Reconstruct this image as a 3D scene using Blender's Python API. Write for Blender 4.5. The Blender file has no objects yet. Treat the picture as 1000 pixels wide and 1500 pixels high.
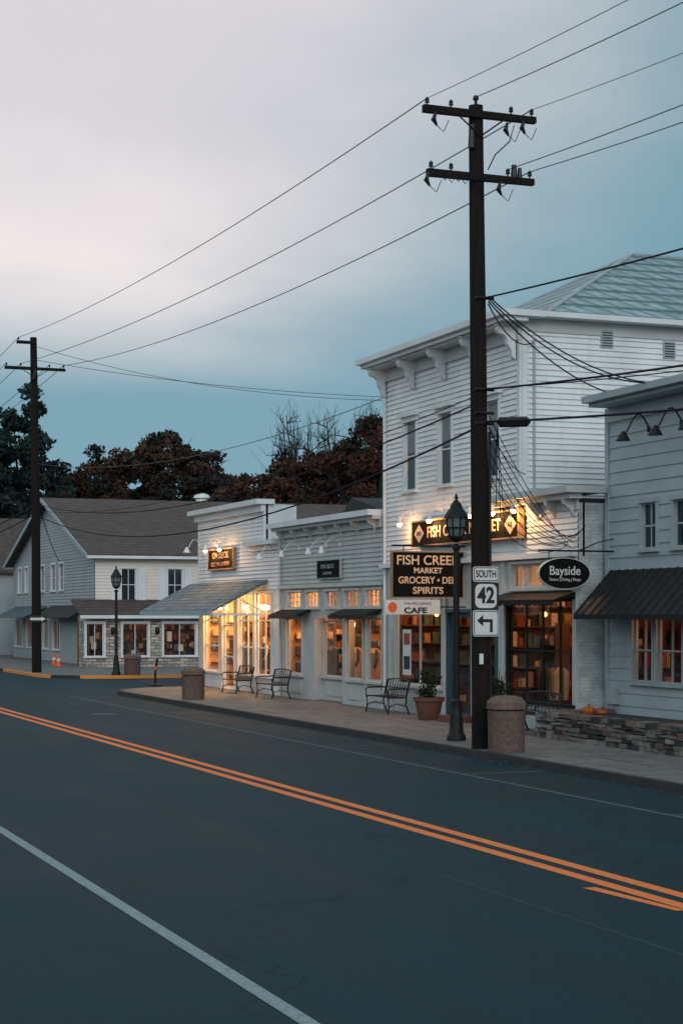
import bpy, math, random
import numpy as np
from mathutils import Vector, Matrix
random.seed(7); np.random.seed(7)
# ------------------------------------------------------------------ survey
H=2.7; F=2600.0; TH=math.atan(1000/2600.0); C=math.cos(TH); S=math.sin(TH)
def YY(px,X):            # street coordinate of a point seen on a facade plane X=const
    x=px-500; return X*(F*C-x*S)/(x*C+F*S)
def XX(px,Y):            # X of a point seen on a cross wall Y=const
    x=px-500; return Y*(F*S+x*C)/(F*C-x*S)
def ZZ(py,X,Y): return H-(py-900)*(X*S+Y*C)/F

# ------------------------------------------------------------------ materials
def nd(nt,t,**k):
    n=nt.nodes.new(t)
    for a,b in k.items(): setattr(n,a,b)
    return n
def newmat(name):
    m=bpy.data.materials.new(name); m.use_nodes=True
    nt=m.node_tree; return m,nt,nt.nodes['Principled BSDF']
def c4(c): return (c[0],c[1],c[2],1)
def pm(name,col,rough=.7,var=.18,scale=2.0,bump=0.0,metal=0,stretch=(1,1,1),spec=.5,fine=30,col2=None):
    m,nt,b=newmat(name)
    g=nd(nt,'ShaderNodeNewGeometry'); mp=nd(nt,'ShaderNodeMapping'); mp.inputs['Scale'].default_value=stretch
    nt.links.new(g.outputs['Position'],mp.inputs['Vector'])
    n=nd(nt,'ShaderNodeTexNoise'); n.inputs['Scale'].default_value=scale; n.inputs['Detail'].default_value=6; n.inputs['Roughness'].default_value=.65
    n2=nd(nt,'ShaderNodeTexNoise'); n2.inputs['Scale'].default_value=fine; n2.inputs['Detail'].default_value=3
    nt.links.new(mp.outputs[0],n.inputs['Vector']); nt.links.new(mp.outputs[0],n2.inputs['Vector'])
    ad=nd(nt,'ShaderNodeMath',operation='MULTIPLY_ADD'); ad.inputs[1].default_value=.35; nt.links.new(n2.outputs[0],ad.inputs[0])
    nt.links.new(n.outputs[0],ad.inputs[2])
    mr=nd(nt,'ShaderNodeMapRange'); mr.inputs[1].default_value=.42; mr.inputs[2].default_value=.95
    nt.links.new(ad.outputs[0],mr.inputs[0])
    mx=nd(nt,'ShaderNodeMix',data_type='RGBA')
    a=[v*(1+var) for v in col]; bb=[v*(1-var) for v in col] if col2 is None else col2
    mx.inputs[6].default_value=c4(a); mx.inputs[7].default_value=c4(bb)
    nt.links.new(mr.outputs[0],mx.inputs[0]); nt.links.new(mx.outputs[2],b.inputs['Base Color'])
    b.inputs['Roughness'].default_value=rough; b.inputs['Metallic'].default_value=metal
    b.inputs['Specular IOR Level'].default_value=spec
    if bump:
        bp=nd(nt,'ShaderNodeBump'); bp.inputs['Strength'].default_value=bump; bp.inputs['Distance'].default_value=.02
        nt.links.new(n2.outputs[0],bp.inputs['Height']); nt.links.new(bp.outputs[0],b.inputs['Normal'])
    return m
def emis(name,col,st):
    m,nt,b=newmat(name); b.inputs['Base Color'].default_value=c4(col)
    b.inputs['Emission Color'].default_value=c4(col); b.inputs['Emission Strength'].default_value=st
    return m
def brickmat(name,c1,c2,mortar,bw,rh,ms=.02,rough=.8,bump=.5,flat=False,var=.5):
    m,nt,b=newmat(name)
    g=nd(nt,'ShaderNodeNewGeometry'); sp=nd(nt,'ShaderNodeSeparateXYZ'); nt.links.new(g.outputs['Position'],sp.inputs[0])
    cb=nd(nt,'ShaderNodeCombineXYZ')
    if flat: nt.links.new(sp.outputs[0],cb.inputs[0]); nt.links.new(sp.outputs[1],cb.inputs[1])
    else:
        ad=nd(nt,'ShaderNodeMath',operation='ADD'); nt.links.new(sp.outputs[0],ad.inputs[0]); nt.links.new(sp.outputs[1],ad.inputs[1])
        nt.links.new(ad.outputs[0],cb.inputs[0]); nt.links.new(sp.outputs[2],cb.inputs[1])
    nz=nd(nt,'ShaderNodeTexNoise'); nz.inputs['Scale'].default_value=1.5; nt.links.new(g.outputs['Position'],nz.inputs['Vector'])
    vm=nd(nt,'ShaderNodeVectorMath',operation='MULTIPLY_ADD'); vm.inputs[1].default_value=(var*.1,)*3
    nt.links.new(nz.outputs['Color'],vm.inputs[0]); nt.links.new(cb.outputs[0],vm.inputs[2])
    br=nd(nt,'ShaderNodeTexBrick'); br.inputs['Scale'].default_value=1; br.inputs['Brick Width'].default_value=bw; br.inputs['Row Height'].default_value=rh
    br.inputs['Mortar Size'].default_value=ms; br.inputs['Color1'].default_value=c4(c1); br.inputs['Color2'].default_value=c4(c2); br.inputs['Mortar'].default_value=c4(mortar)
    nt.links.new(vm.outputs[0],br.inputs['Vector'])
    n2=nd(nt,'ShaderNodeTexNoise'); n2.inputs['Scale'].default_value=2.5; n2.inputs['Detail'].default_value=8; n2.inputs['Roughness'].default_value=.7; nt.links.new(g.outputs['Position'],n2.inputs['Vector'])
    mr=nd(nt,'ShaderNodeMapRange'); mr.inputs[1].default_value=.3; mr.inputs[2].default_value=.7; mr.inputs[3].default_value=.58; mr.inputs[4].default_value=1.35
    nt.links.new(n2.outputs[0],mr.inputs[0])
    mu=nd(nt,'ShaderNodeVectorMath',operation='SCALE'); nt.links.new(br.outputs['Color'],mu.inputs[0]); nt.links.new(mr.outputs[0],mu.inputs['Scale'])
    nt.links.new(mu.outputs[0],b.inputs['Base Color']); b.inputs['Roughness'].default_value=rough
    bp=nd(nt,'ShaderNodeBump'); bp.inputs['Strength'].default_value=bump; bp.inputs['Distance'].default_value=.02; bp.invert=True
    nt.links.new(br.outputs['Fac'],bp.inputs['Height']); nt.links.new(bp.outputs[0],b.inputs['Normal'])
    return m
def glassmat(name,tint=(.92,.94,.93)):
    m=bpy.data.materials.new(name); m.use_nodes=True; nt=m.node_tree; nt.nodes.clear()
    o=nd(nt,'ShaderNodeOutputMaterial'); mx=nd(nt,'ShaderNodeMixShader'); t=nd(nt,'ShaderNodeBsdfTransparent'); g=nd(nt,'ShaderNodeBsdfGlossy')
    t.inputs[0].default_value=c4(tint); g.inputs['Roughness'].default_value=.02
    f=nd(nt,'ShaderNodeLayerWeight'); f.inputs[0].default_value=.5
    pw=nd(nt,'ShaderNodeMath',operation='POWER'); pw.inputs[1].default_value=4; nt.links.new(f.outputs['Facing'],pw.inputs[0])
    ma=nd(nt,'ShaderNodeMath',operation='MULTIPLY_ADD'); ma.inputs[1].default_value=.8; ma.inputs[2].default_value=.05; nt.links.new(pw.outputs[0],ma.inputs[0])
    nt.links.new(ma.outputs[0],mx.inputs[0]); nt.links.new(t.outputs[0],mx.inputs[1]); nt.links.new(g.outputs[0],mx.inputs[2]); nt.links.new(mx.outputs[0],o.inputs[0])
    return m
def curtainmat(name,col):
    m=bpy.data.materials.new(name); m.use_nodes=True; nt=m.node_tree; nt.nodes.clear()
    o=nd(nt,'ShaderNodeOutputMaterial'); mx=nd(nt,'ShaderNodeMixShader'); t=nd(nt,'ShaderNodeBsdfTranslucent'); g=nd(nt,'ShaderNodeBsdfDiffuse')
    ge=nd(nt,'ShaderNodeNewGeometry'); n=nd(nt,'ShaderNodeTexNoise'); n.inputs['Scale'].default_value=4; mp=nd(nt,'ShaderNodeMapping'); mp.inputs['Scale'].default_value=(3,3,.4)
    nt.links.new(ge.outputs['Position'],mp.inputs[0]); nt.links.new(mp.outputs[0],n.inputs[0])
    r=nd(nt,'ShaderNodeMix',data_type='RGBA'); r.inputs[6].default_value=c4([v*.6 for v in col]); r.inputs[7].default_value=c4(col); nt.links.new(n.outputs[0],r.inputs[0])
    nt.links.new(r.outputs[2],t.inputs[0]); nt.links.new(r.outputs[2],g.inputs[0]); mx.inputs[0].default_value=.4
    nt.links.new(t.outputs[0],mx.inputs[1]); nt.links.new(g.outputs[0],mx.inputs[2]); nt.links.new(mx.outputs[0],o.inputs[0]); return m
def asphaltmat():
    m,nt,b=newmat('asphalt'); L=nt.links.new
    g=nd(nt,'ShaderNodeNewGeometry')
    mp=nd(nt,'ShaderNodeMapping'); mp.inputs['Scale'].default_value=(1.3,.07,1); L(g.outputs['Position'],mp.inputs[0])
    a=nd(nt,'ShaderNodeTexNoise'); a.inputs['Scale'].default_value=.9; a.inputs['Detail'].default_value=7; a.inputs['Roughness'].default_value=.6; L(mp.outputs[0],a.inputs['Vector'])
    bl=nd(nt,'ShaderNodeTexNoise'); bl.inputs['Scale'].default_value=.35; bl.inputs['Detail'].default_value=8; bl.inputs['Roughness'].default_value=.7; L(g.outputs['Position'],bl.inputs['Vector'])
    f=nd(nt,'ShaderNodeTexNoise'); f.inputs['Scale'].default_value=38; f.inputs['Detail'].default_value=5; f.inputs['Roughness'].default_value=.85; L(g.outputs['Position'],f.inputs['Vector'])
    v=nd(nt,'ShaderNodeTexVoronoi'); v.feature='DISTANCE_TO_EDGE'; v.inputs['Scale'].default_value=.14
    n3=nd(nt,'ShaderNodeTexNoise'); n3.inputs['Scale'].default_value=.8; n3.inputs['Detail'].default_value=5; L(g.outputs['Position'],n3.inputs['Vector'])
    vm=nd(nt,'ShaderNodeVectorMath',operation='MULTIPLY_ADD'); vm.inputs[1].default_value=(3,3,0); L(n3.outputs['Color'],vm.inputs[0]); L(g.outputs['Position'],vm.inputs[2]); L(vm.outputs[0],v.inputs['Vector'])
    av=nd(nt,'ShaderNodeMath',operation='ADD'); L(a.outputs[0],av.inputs[0]); L(bl.outputs[0],av.inputs[1])
    hf=nd(nt,'ShaderNodeMath',operation='MULTIPLY'); hf.inputs[1].default_value=.5; L(av.outputs[0],hf.inputs[0])
    r=nd(nt,'ShaderNodeValToRGB'); r.color_ramp.elements[0].position=.36; r.color_ramp.elements[0].color=(.0035,.021,.030,1); r.color_ramp.elements[1].position=.64; r.color_ramp.elements[1].color=(.0115,.044,.057,1)
    L(hf.outputs[0],r.inputs[0])
    mr=nd(nt,'ShaderNodeMapRange'); mr.inputs[1].default_value=.3; mr.inputs[2].default_value=.7; mr.inputs[3].default_value=.4; mr.inputs[4].default_value=1.7; L(f.outputs[0],mr.inputs[0])
    cr=nd(nt,'ShaderNodeMapRange'); cr.inputs[1].default_value=.0; cr.inputs[2].default_value=.006; cr.inputs[3].default_value=.6; cr.inputs[4].default_value=1; L(v.outputs['Distance'],cr.inputs[0])
    mm=nd(nt,'ShaderNodeMath',operation='MULTIPLY'); L(mr.outputs[0],mm.inputs[0]); L(cr.outputs[0],mm.inputs[1])
    sc=nd(nt,'ShaderNodeVectorMath',operation='SCALE'); L(r.outputs[0],sc.inputs[0]); L(mm.outputs[0],sc.inputs['Scale'])
    L(sc.outputs[0],b.inputs['Base Color'])
    rr=nd(nt,'ShaderNodeMapRange'); rr.inputs[1].default_value=.3; rr.inputs[2].default_value=.7; rr.inputs[3].default_value=.55; rr.inputs[4].default_value=.85; L(hf.outputs[0],rr.inputs[0]); L(rr.outputs[0],b.inputs['Roughness'])
    b.inputs['Specular IOR Level'].default_value=.13
    bp=nd(nt,'ShaderNodeBump'); bp.inputs['Strength'].default_value=.7; bp.inputs['Distance'].default_value=.012; L(f.outputs[0],bp.inputs['Height']); L(bp.outputs[0],b.inputs['Normal'])
    return m
def paintmat(name,col,under=(.02,.05,.06),wear=.45,mix=.4):
    m,nt,b=newmat(name); g=nd(nt,'ShaderNodeNewGeometry')
    n=nd(nt,'ShaderNodeTexNoise'); n.inputs['Scale'].default_value=14; n.inputs['Detail'].default_value=8; n.inputs['Roughness'].default_value=.8; nt.links.new(g.outputs['Position'],n.inputs['Vector'])
    mr=nd(nt,'ShaderNodeMapRange'); mr.inputs[1].default_value=wear-.06; mr.inputs[2].default_value=wear+.08; nt.links.new(n.outputs[0],mr.inputs[0])
    mx=nd(nt,'ShaderNodeMix',data_type='RGBA'); mx.inputs[6].default_value=c4([u*(1-mix)+c*mix for u,c in zip(under,col)]); mx.inputs[7].default_value=c4(col)
    nt.links.new(mr.outputs[0],mx.inputs[0]); nt.links.new(mx.outputs[2],b.inputs['Base Color']); b.inputs['Roughness'].default_value=.8
    return m

M={}
M['asphalt']=asphaltmat()
M['yellow']=paintmat('yellow_paint',(.85,.20,.035),wear=.42,mix=.5)
M['whitepaint']=paintmat('white_road_paint',(.24,.30,.31),wear=.44,mix=.5)
M['fadedpaint']=paintmat('faded_road_paint',(.065,.10,.11),wear=.5)
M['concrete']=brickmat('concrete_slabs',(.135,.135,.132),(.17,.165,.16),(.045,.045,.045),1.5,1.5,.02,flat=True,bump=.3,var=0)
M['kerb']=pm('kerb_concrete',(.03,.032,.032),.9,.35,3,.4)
M['kerb_orange']=paintmat('painted_kerb',(.75,.28,.05),wear=.35)
M['grass']=pm('grass',(.03,.045,.028),.9,.4,.8,.6)
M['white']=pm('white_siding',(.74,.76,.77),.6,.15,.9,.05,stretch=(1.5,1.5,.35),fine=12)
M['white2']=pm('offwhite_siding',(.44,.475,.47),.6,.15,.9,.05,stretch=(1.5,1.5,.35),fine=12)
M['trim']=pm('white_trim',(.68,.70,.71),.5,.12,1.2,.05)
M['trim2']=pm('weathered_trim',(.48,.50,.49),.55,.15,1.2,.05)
M['trimgray']=pm('gray_trim',(.34,.40,.42),.55,.12,2,.05)
M['grayside']=pm('gray_siding',(.35,.42,.45),.6,.13,1.2,.05,fine=12)
M['cream']=pm('cream_siding',(.74,.66,.60),.65,.1,1.2,.05)
M['bluegray']=pm('bluegray_siding',(.33,.37,.38),.65,.12,1.2,.05)
M['painted_brick']=brickmat('painted_brick',(.44,.49,.50),(.50,.55,.56),(.34,.38,.39),.22,.075,.006,bump=.4,var=.05)
M['brownroof']=brickmat('brown_shingles',(.075,.050,.044),(.105,.068,.058),(.035,.025,.022),.3,.16,.012,var=.1)
M['grayroof']=brickmat('gray_shingles',(.12,.155,.17),(.22,.26,.27),(.06,.08,.09),.3,.11,.012,var=.1)
M['darkroof']=pm('dark_roof',(.022,.026,.028),.8,.3,2,.3)
M['stone']=brickmat('ledge_stone',(.62,.52,.44),(.26,.22,.19),(.16,.14,.13),.42,.15,.018,var=1.2,bump=.9)
M['stone2']=brickmat('fieldstone',(.22,.21,.19),(.13,.12,.115),(.10,.09,.08),.5,.2,.01,var=1.2,bump=.9)
M['metalroof']=brickmat('metal_shingle_roof',(.22,.31,.33),(.28,.37,.39),(.08,.13,.145),.55,.3,.045,rough=.55,var=0,bump=1)
M['black']=pm('black_iron',(.010,.011,.012),.5,.3,6,.1,spec=.3)
M['wood']=pm('weathered_pole_wood',(.013,.0095,.0085),.9,.6,3,.8,stretch=(6,6,.3),fine=10,spec=.2)
M['signblk']=pm('black_signboard',(.008,.009,.009),.9,.2,4,spec=.1)
M['gold']=pm('gold_lettering',(.80,.52,.33),.6,.05,4)
M['goldframe']=pm('gold_frame',(.35,.20,.10),.6,.1,4)
M['signwhite']=pm('sign_white',(.66,.66,.64),.5,.08,4)
M['ink']=pm('sign_black_ink',(.008,.008,.008),.6,.1,4)
M['glass']=glassmat('shop_glass')
M['darkglass']=pm('dark_window_glass',(.012,.017,.02),.06,.3,1.5,spec=.6)
M['curtain']=pm('window_blind',(.20,.23,.23),.8,.1,4)
M['lace']=curtainmat('transom_curtain',(.85,.75,.60))
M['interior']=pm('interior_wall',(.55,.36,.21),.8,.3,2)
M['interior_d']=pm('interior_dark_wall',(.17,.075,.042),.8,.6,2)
M['floorwood']=pm('shop_floor',(.25,.14,.07),.5,.3,2)
M['bulb']=emis('warm_bulb',(1,.62,.30),22)
M['bulbdim']=emis('dim_bulb',(1,.36,.11),6)
M['tube']=emis('shop_ceiling_lamp',(1,.46,.17),3)
M['aggregate']=pm('aggregate_concrete',(.15,.10,.082),.9,.5,14,.9,fine=60)
M['pot']=pm('terracotta',(.13,.052,.035),.8,.3,4,.2)
M['awning']=pm('dark_metal_awning',(.010,.0135,.0135),.6,.2,3,spec=.2)
M['teal']=pm('teal_door_paint',(.03,.08,.10),.5,.2,3)
M['orange']=pm('pumpkin_skin',(.42,.09,.02),.5,.2,6)
M['cone']=pm('cone_orange',(.75,.12,.03),.5,.1,6)
M['wire']=pm('wire_rubber',(.008,.010,.012),.7,.1,3,spec=.2)
M['wirethin']=pm('bare_wire',(.045,.065,.08),.6,.1,3)
M['insul']=pm('insulator_glaze',(.022,.02,.02),.4,.1,4,spec=.3)
M['bark']=pm('bark',(.025,.02,.019),.9,.4,4,.6,stretch=(3,3,.5))
M['lampglass']=pm('frosted_lantern_glass',(.16,.20,.20),.2,.1,4)
M['drygrass']=pm('fallen_leaf',(.09,.05,.028),.8,.4,5)
leafc={'green':[(.012,.024,.024),(.024,.040,.036)],'brown':[(.044,.028,.021),(.078,.041,.028),(.023,.026,.022)],
       'red':[(.062,.028,.021),(.088,.036,.025),(.030,.023,.019)],'dark':[(.012,.016,.017),(.024,.022,.019)],'plant':[(.02,.035,.018),(.03,.05,.02)],
       'flower':[(.45,.06,.04),(.05,.08,.03)]}
LM={k:[pm('%s_leaves_%s'%(k,'abc'[i]),c,.9,.35,1.5,spec=.15) for i,c in enumerate(v)] for k,v in leafc.items()}
goods=[pm('goods_%s'%n,c,.7,.3,5) for n,c in [('red',(.30,.05,.04)),('blue',(.05,.09,.18)),('cream',(.7,.6,.45)),('green',(.07,.12,.07)),('tan',(.42,.26,.13)),('dark',(.02,.02,.022)),('brown',(.12,.065,.035))]]

# ------------------------------------------------------------------ builder
class G:
    def __init__(s,name):
        s.name=name; s.parts={}; s.e=bpy.data.objects.new(name,None); bpy.context.collection.objects.link(s.e)
        s.e.empty_display_size=.3
    def p(s,part,mat,smooth=False):
        if part not in s.parts: s.parts[part]=([],[],mat,smooth)
        return s.parts[part]
    def poly(s,part,mat,vs):
        v,f,_,_=s.p(part,mat); n=len(v); v.extend([tuple(a) for a in vs]); f.append(tuple(range(n,n+len(vs))))
    def box(s,part,mat,x0,x1,y0,y1,z0,z1):
        s.hexa(part,mat,[(x,y,z) for z in (z0,z1) for y in (y0,y1) for x in (x0,x1)])
    def fb(s,part,mat,ax,c,u0,u1,o0,o1,z0,z1):
        if ax=='X': s.box(part,mat,c-o1,c-o0,u0,u1,z0,z1)
        else: s.box(part,mat,u0,u1,c-o1,c-o0,z0,z1)
    def hexa(s,part,mat,v8):
        v,f,_,_=s.p(part,mat); n=len(v); v.extend([tuple(a) for a in v8])
        for q in ((0,2,3,1),(4,5,7,6),(0,1,5,4),(2,6,7,3),(0,4,6,2),(1,3,7,5)): f.append(tuple(n+i for i in q))
    def prism(s,part,mat,pts,d):
        v,f,_,_=s.p(part,mat); n=len(v); k=len(pts); d=Vector(d)
        v.extend([tuple(p) for p in pts]); v.extend([tuple(Vector(p)+d) for p in pts])
        f.append(tuple(range(n,n+k))); f.append(tuple(range(n+2*k-1,n+k-1,-1)))
        for i in range(k): j=(i+1)%k; f.append((n+i,n+j,n+k+j,n+k+i))
    def tube(s,part,mat,pts,r,n=8,smooth=True):
        v,f,_,_=s.p(part,mat,smooth); pts=[Vector(p) for p in pts]
        rs=r if isinstance(r,(list,tuple)) else [r]*len(pts); base=len(v)
        d0=pts[-1]-pts[0]
        ref=Vector((0,0,1)) if abs(d0.z)<.9*max(d0.length,1e-6) else Vector((1,0,0))
        for i,p in enumerate(pts):
            d=(pts[min(i+1,len(pts)-1)]-pts[max(i-1,0)])
            if d.length<1e-6: d=Vector((0,0,1))
            d.normalize(); a=d.cross(ref)
            if a.length<1e-3: a=d.cross(Vector((.3,1,0)))
            a.normalize(); b=d.cross(a)
            for k in range(n):
                t=2*math.pi*k/n; v.append(tuple(p+(a*math.cos(t)+b*math.sin(t))*rs[i]))
        for i in range(len(pts)-1):
            for k in range(n):
                k2=(k+1)%n; f.append((base+i*n+k,base+i*n+k2,base+(i+1)*n+k2,base+(i+1)*n+k))
        f.append(tuple(base+k for k in range(n))); f.append(tuple(base+(len(pts)-1)*n+k for k in range(n)))
    def lathe(s,part,mat,cx,cy,prof,n=20,smooth=True,rot=0):
        v,f,_,_=s.p(part,mat,smooth); base=len(v)
        for r,z in prof:
            for k in range(n):
                t=2*math.pi*k/n+rot; v.append((cx+r*math.cos(t),cy+r*math.sin(t),z))
        for i in range(len(prof)-1):
            for k in range(n):
                k2=(k+1)%n; f.append((base+i*n+k,base+i*n+k2,base+(i+1)*n+k2,base+(i+1)*n+k))
        f.append(tuple(base+k for k in range(n))); f.append(tuple(base+(len(prof)-1)*n+k for k in range(n)))
    def ball(s,part,mat,c,r,n=10,sz=1):
        s.lathe(part,mat,c[0],c[1],[(max(.001,r*math.sin(math.pi*i/6)),c[2]-r*sz*math.cos(math.pi*i/6)) for i in range(7)],n)
    def light(s,name,loc,power,col=(1,.53,.21),rad=.08):
        l=bpy.data.lights.new(name,'POINT'); l.energy=power; l.color=col; l.shadow_soft_size=rad
        o=bpy.data.objects.new(name,l); o.location=loc; bpy.context.collection.objects.link(o); o.parent=s.e
    def text(s,name,body,ax,loc,size,mat,wid=None,off=0.0):
        cu=bpy.data.curves.new(name,'FONT'); cu.body=body; cu.size=size; cu.align_x='CENTER'; cu.align_y='CENTER'; cu.extrude=.004; cu.offset=off
        cu.materials.append(mat); o=bpy.data.objects.new(name,cu); bpy.context.collection.objects.link(o); o.parent=s.e
        if ax=='X': R=Matrix(((0,0,-1),(-1,0,0),(0,1,0)))
        else: R=Matrix(((1,0,0),(0,0,-1),(0,1,0)))
        sx=1
        if wid:
            bpy.context.view_layer.update(); w=o.dimensions.x
            if w>0: sx=wid/w
        o.matrix_world=Matrix.Translation(loc)@R.to_4x4()@Matrix.Diagonal((sx,1,1,1))
    def wall(s,part,mat,ax,c,u0,u1,z0,z1,ops=(),siding=True,pitch=.13,lap=.034):
        v,f,_,_=s.p(part,mat)
        cuts=sorted(set([u0,u1]+[min(max(a,u0),u1) for o in ops for a in o[:2]]))
        P=(lambda u,o,z:(c-o,u,z)) if ax=='X' else (lambda u,o,z:(u,c-o,z))
        def q(a,b,za,oa,zb,ob):
            n=len(v); v.extend([P(a,oa,za),P(b,oa,za),P(b,ob,zb),P(a,ob,zb)]); f.append((n,n+1,n+2,n+3))
        for a,b in zip(cuts,cuts[1:]):
            if b-a<1e-4: continue
            m=(a+b)/2; iv=[(z0,z1)]
            for o in ops:
                if o[0]<m<o[1]:
                    ni=[]
                    for (p0,p1) in iv:
                        if o[2]>p0: ni.append((p0,min(p1,o[2])))
                        if o[3]<p1: ni.append((max(p0,o[3]),p1))
                    iv=[t for t in ni if t[1]-t[0]>1e-4]
            for p0,p1 in iv:
                if not siding: q(a,b,p0,0,p1,0); continue
                k=math.floor(p0/pitch+1e-6); z=k*pitch
                while z<p1-1e-6:
                    za=max(z,p0); zb=min(z+pitch,p1)
                    oa=lap*(1-(za-z)/pitch); ob=lap*(1-(zb-z)/pitch)
                    q(a,b,za,oa,zb,ob); q(a,b,za,0,za,oa)
                    z+=pitch
    def window(s,ax,c,u0,u1,z0,z1,nu=1,nz=2,t=.09,glass='darkglass',trim='trim',blind=False,rec=.08,hood=False,bar=.035,proud=.05,lace=False):
        tm=M[trim]
        if t>0:
            s.fb('window_casing_'+trim,tm,ax,c,u0-t,u0,-.1,proud,z0,z1); s.fb('window_casing_'+trim,tm,ax,c,u1,u1+t,-.1,proud,z0,z1)
            s.fb('window_casing_'+trim,tm,ax,c,u0-t-.02,u1+t+.02,-.1,proud+.02,z1,z1+t*1.2)
            s.fb('window_sill_'+trim,tm,ax,c,u0-t-.03,u1+t+.03,-.1,proud+.06,z0-.07,z0)
        if hood:
            s.fb('window_hood',tm,ax,c,u0-t-.1,u1+t+.1,0,.16,z1+t*1.2,z1+t*1.2+.09)
        b=bar; o0,o1=-rec,-rec+.05; sn='window_sash_'+trim
        s.fb(sn,tm,ax,c,u0,u0+b,o0,o1,z0,z1); s.fb(sn,tm,ax,c,u1-b,u1,o0,o1,z0,z1)
        s.fb(sn,tm,ax,c,u0+b,u1-b,o0,o1,z0,z0+b); s.fb(sn,tm,ax,c,u0+b,u1-b,o0,o1,z1-b,z1)
        for i in range(1,nu):
            m=u0+(u1-u0)*i/nu; s.fb(sn,tm,ax,c,m-b/2,m+b/2,o0+.003,o1-.003,z0+b,z1-b)
        for i in range(1,nz):
            m=z0+(z1-z0)*i/nz; s.fb(sn,tm,ax,c,u0+b,u1-b,o0+.006,o1-.006,m-b/2,m+b/2)
        P=(lambda u,o,z:(c-o,u,z)) if ax=='X' else (lambda u,o,z:(u,c-o,z))
        o=-rec+.02; q=[P(u0,o,z0),P(u1,o,z0),P(u1,o,z1),P(u0,o,z1)]
        if ax=='X': q=q[::-1]
        s.poly('window_glass_'+glass,M[glass],q)
        if lace: o=-rec-.06; s.poly('transom_curtain',M['lace'],[P(u0,o,z0),P(u1,o,z0),P(u1,o,z1),P(u0,o,z1)])
        if glass=='darkglass' and blind:
            s.fb('window_blind',M['curtain'],ax,c,u0+b,u1-b,-rec+.021,-rec+.026,z0+(z1-z0)*.55,z1-b)
    def gooseneck(s,Y,c,z,out,mat='black',lit=False,power=25,rise=.25,shade=.13,r=.018):
        m=M[mat]; pts=[]
        for i in range(11):
            t=i/10; pts.append((c-.02-out*t, Y, z+rise*math.sin(math.pi*min(1,t*1.15))-.12*t*t))
        s.tube('lamp_arm',m,pts,r,6)
        ex,ez=c-.02-out,pts[-1][2]
        s.lathe('lamp_shade',m,ex,Y,[(.03,ez+.06),(.05,ez+.02),(shade*.6,ez-.03),(shade,ez-.13),(shade*.95,ez-.14)],14)
        s.lathe('lamp_wallplate',m,c-.03,Y,[(.001,z-.06),(.05,z-.05),(.05,z+.05),(.001,z+.06)],8)
        if lit:
            s.ball('lamp_bulb',M['bulb'],(ex,Y,ez-.15),.07)
            if power: s.light('lamp_light',(ex,Y,ez-.26),power,col=(1,.48,.17),rad=.05)
    def done(s):
        for k,(v,f,mat,sm) in s.parts.items():
            if not f: continue
            me=bpy.data.meshes.new(s.name+'_'+k); me.from_pydata(v,[],f); me.materials.append(mat)
            if sm: me.polygons.foreach_set('use_smooth',[True]*len(me.polygons))
            me.update(); o=bpy.data.objects.new(k,me); bpy.context.collection.objects.link(o); o.parent=s.e
            if sm: md=o.modifiers.new('es','EDGE_SPLIT'); md.split_angle=math.radians(40)
        return s.e

def single(name,mat,quads):
    me=bpy.data.meshes.new(name); v=[];f=[]
    for q in quads:
        n=len(v); v.extend(q); f.append(tuple(range(n,n+len(q))))
    me.from_pydata(v,[],f); me.materials.append(mat); o=bpy.data.objects.new(name,me); bpy.context.collection.objects.link(o); return o
def rect(x0,x1,y0,y1,z): return [(x0,y0,z),(x1,y0,z),(x1,y1,z),(x0,y1,z)]
def leaves(g,part,mat,centers,rad,per,size,rs,flat=1.0):
    C_=np.repeat(np.array(centers),per,axis=0); n=len(C_)
    d=rs.normal(size=(n,3)); d/=np.linalg.norm(d,axis=1)[:,None]; d*= (rs.rand(n,1)**.45)*rad; d[:,2]*=flat
    P=C_+d; a=rs.normal(size=(n,3)); a/=np.linalg.norm(a,axis=1)[:,None]; b=np.cross(a,rs.normal(size=(n,3))); b/=np.linalg.norm(b,axis=1)[:,None]
    s=size*(.5+rs.rand(n,1)); a*=s; b*=s*.6
    V=np.stack([P-a,P+b,P+a,P-b],1).reshape(-1,3)
    v,f,_,_=g.p(part,mat); base=len(v); v.extend(map(tuple,V.tolist())); f.extend([(base+4*i,base+4*i+1,base+4*i+2,base+4*i+3) for i in range(n)])

# ------------------------------------------------------------------ ground, road, kerbs
single('ground',M['grass'],[rect(-1500,1500,-1500,1500,-.008)])
single('road',M['asphalt'],[rect(-1.2,15.6,-150,600,0),rect(15.6,90,61,75,0)])
g=G('road_markings')
YL=9.0
for a in (YL-.25,YL+.08): g.poly('yellow_line',M['yellow'],rect(a,a+.17,-60,500,.004))
ya_,yb_=YY(866,YL-.4),YY(985,YL-.4)
g.poly('yellow_wedge',M['yellow'],[(YL-.50,ya_,.004),(YL-.36,ya_,.004),(YL-.26,yb_,.004),(YL-.36,yb_,.004)])
g.poly('white_edge_line',M['whitepaint'],rect(3.94,4.07,-60,500,.004))
g.poly('parking_line',M['fadedpaint'],rect(12.62,12.72,-60,58,.004))
for k in range(-3,6):
    y=27.2+k*6.6; g.poly('parking_line',M['fadedpaint'],rect(12.72,14.2,y,y+.1,.004))
g.poly('faint_seam',M['fadedpaint'],rect(7.56,7.575,-20,17,.004))
g.done()
g=G('manhole_cover'); g.lathe('ring',M['black'],11.2,47,[(.36,.001),(.36,.008),(.001,.01)],20); g.done()
def arc(cx,cy,r,a0,a1,n=10): return [(cx+r*math.cos(math.radians(a0+(a1-a0)*i/n)),cy+r*math.sin(math.radians(a0+(a1-a0)*i/n))) for i in range(n+1)]
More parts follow.
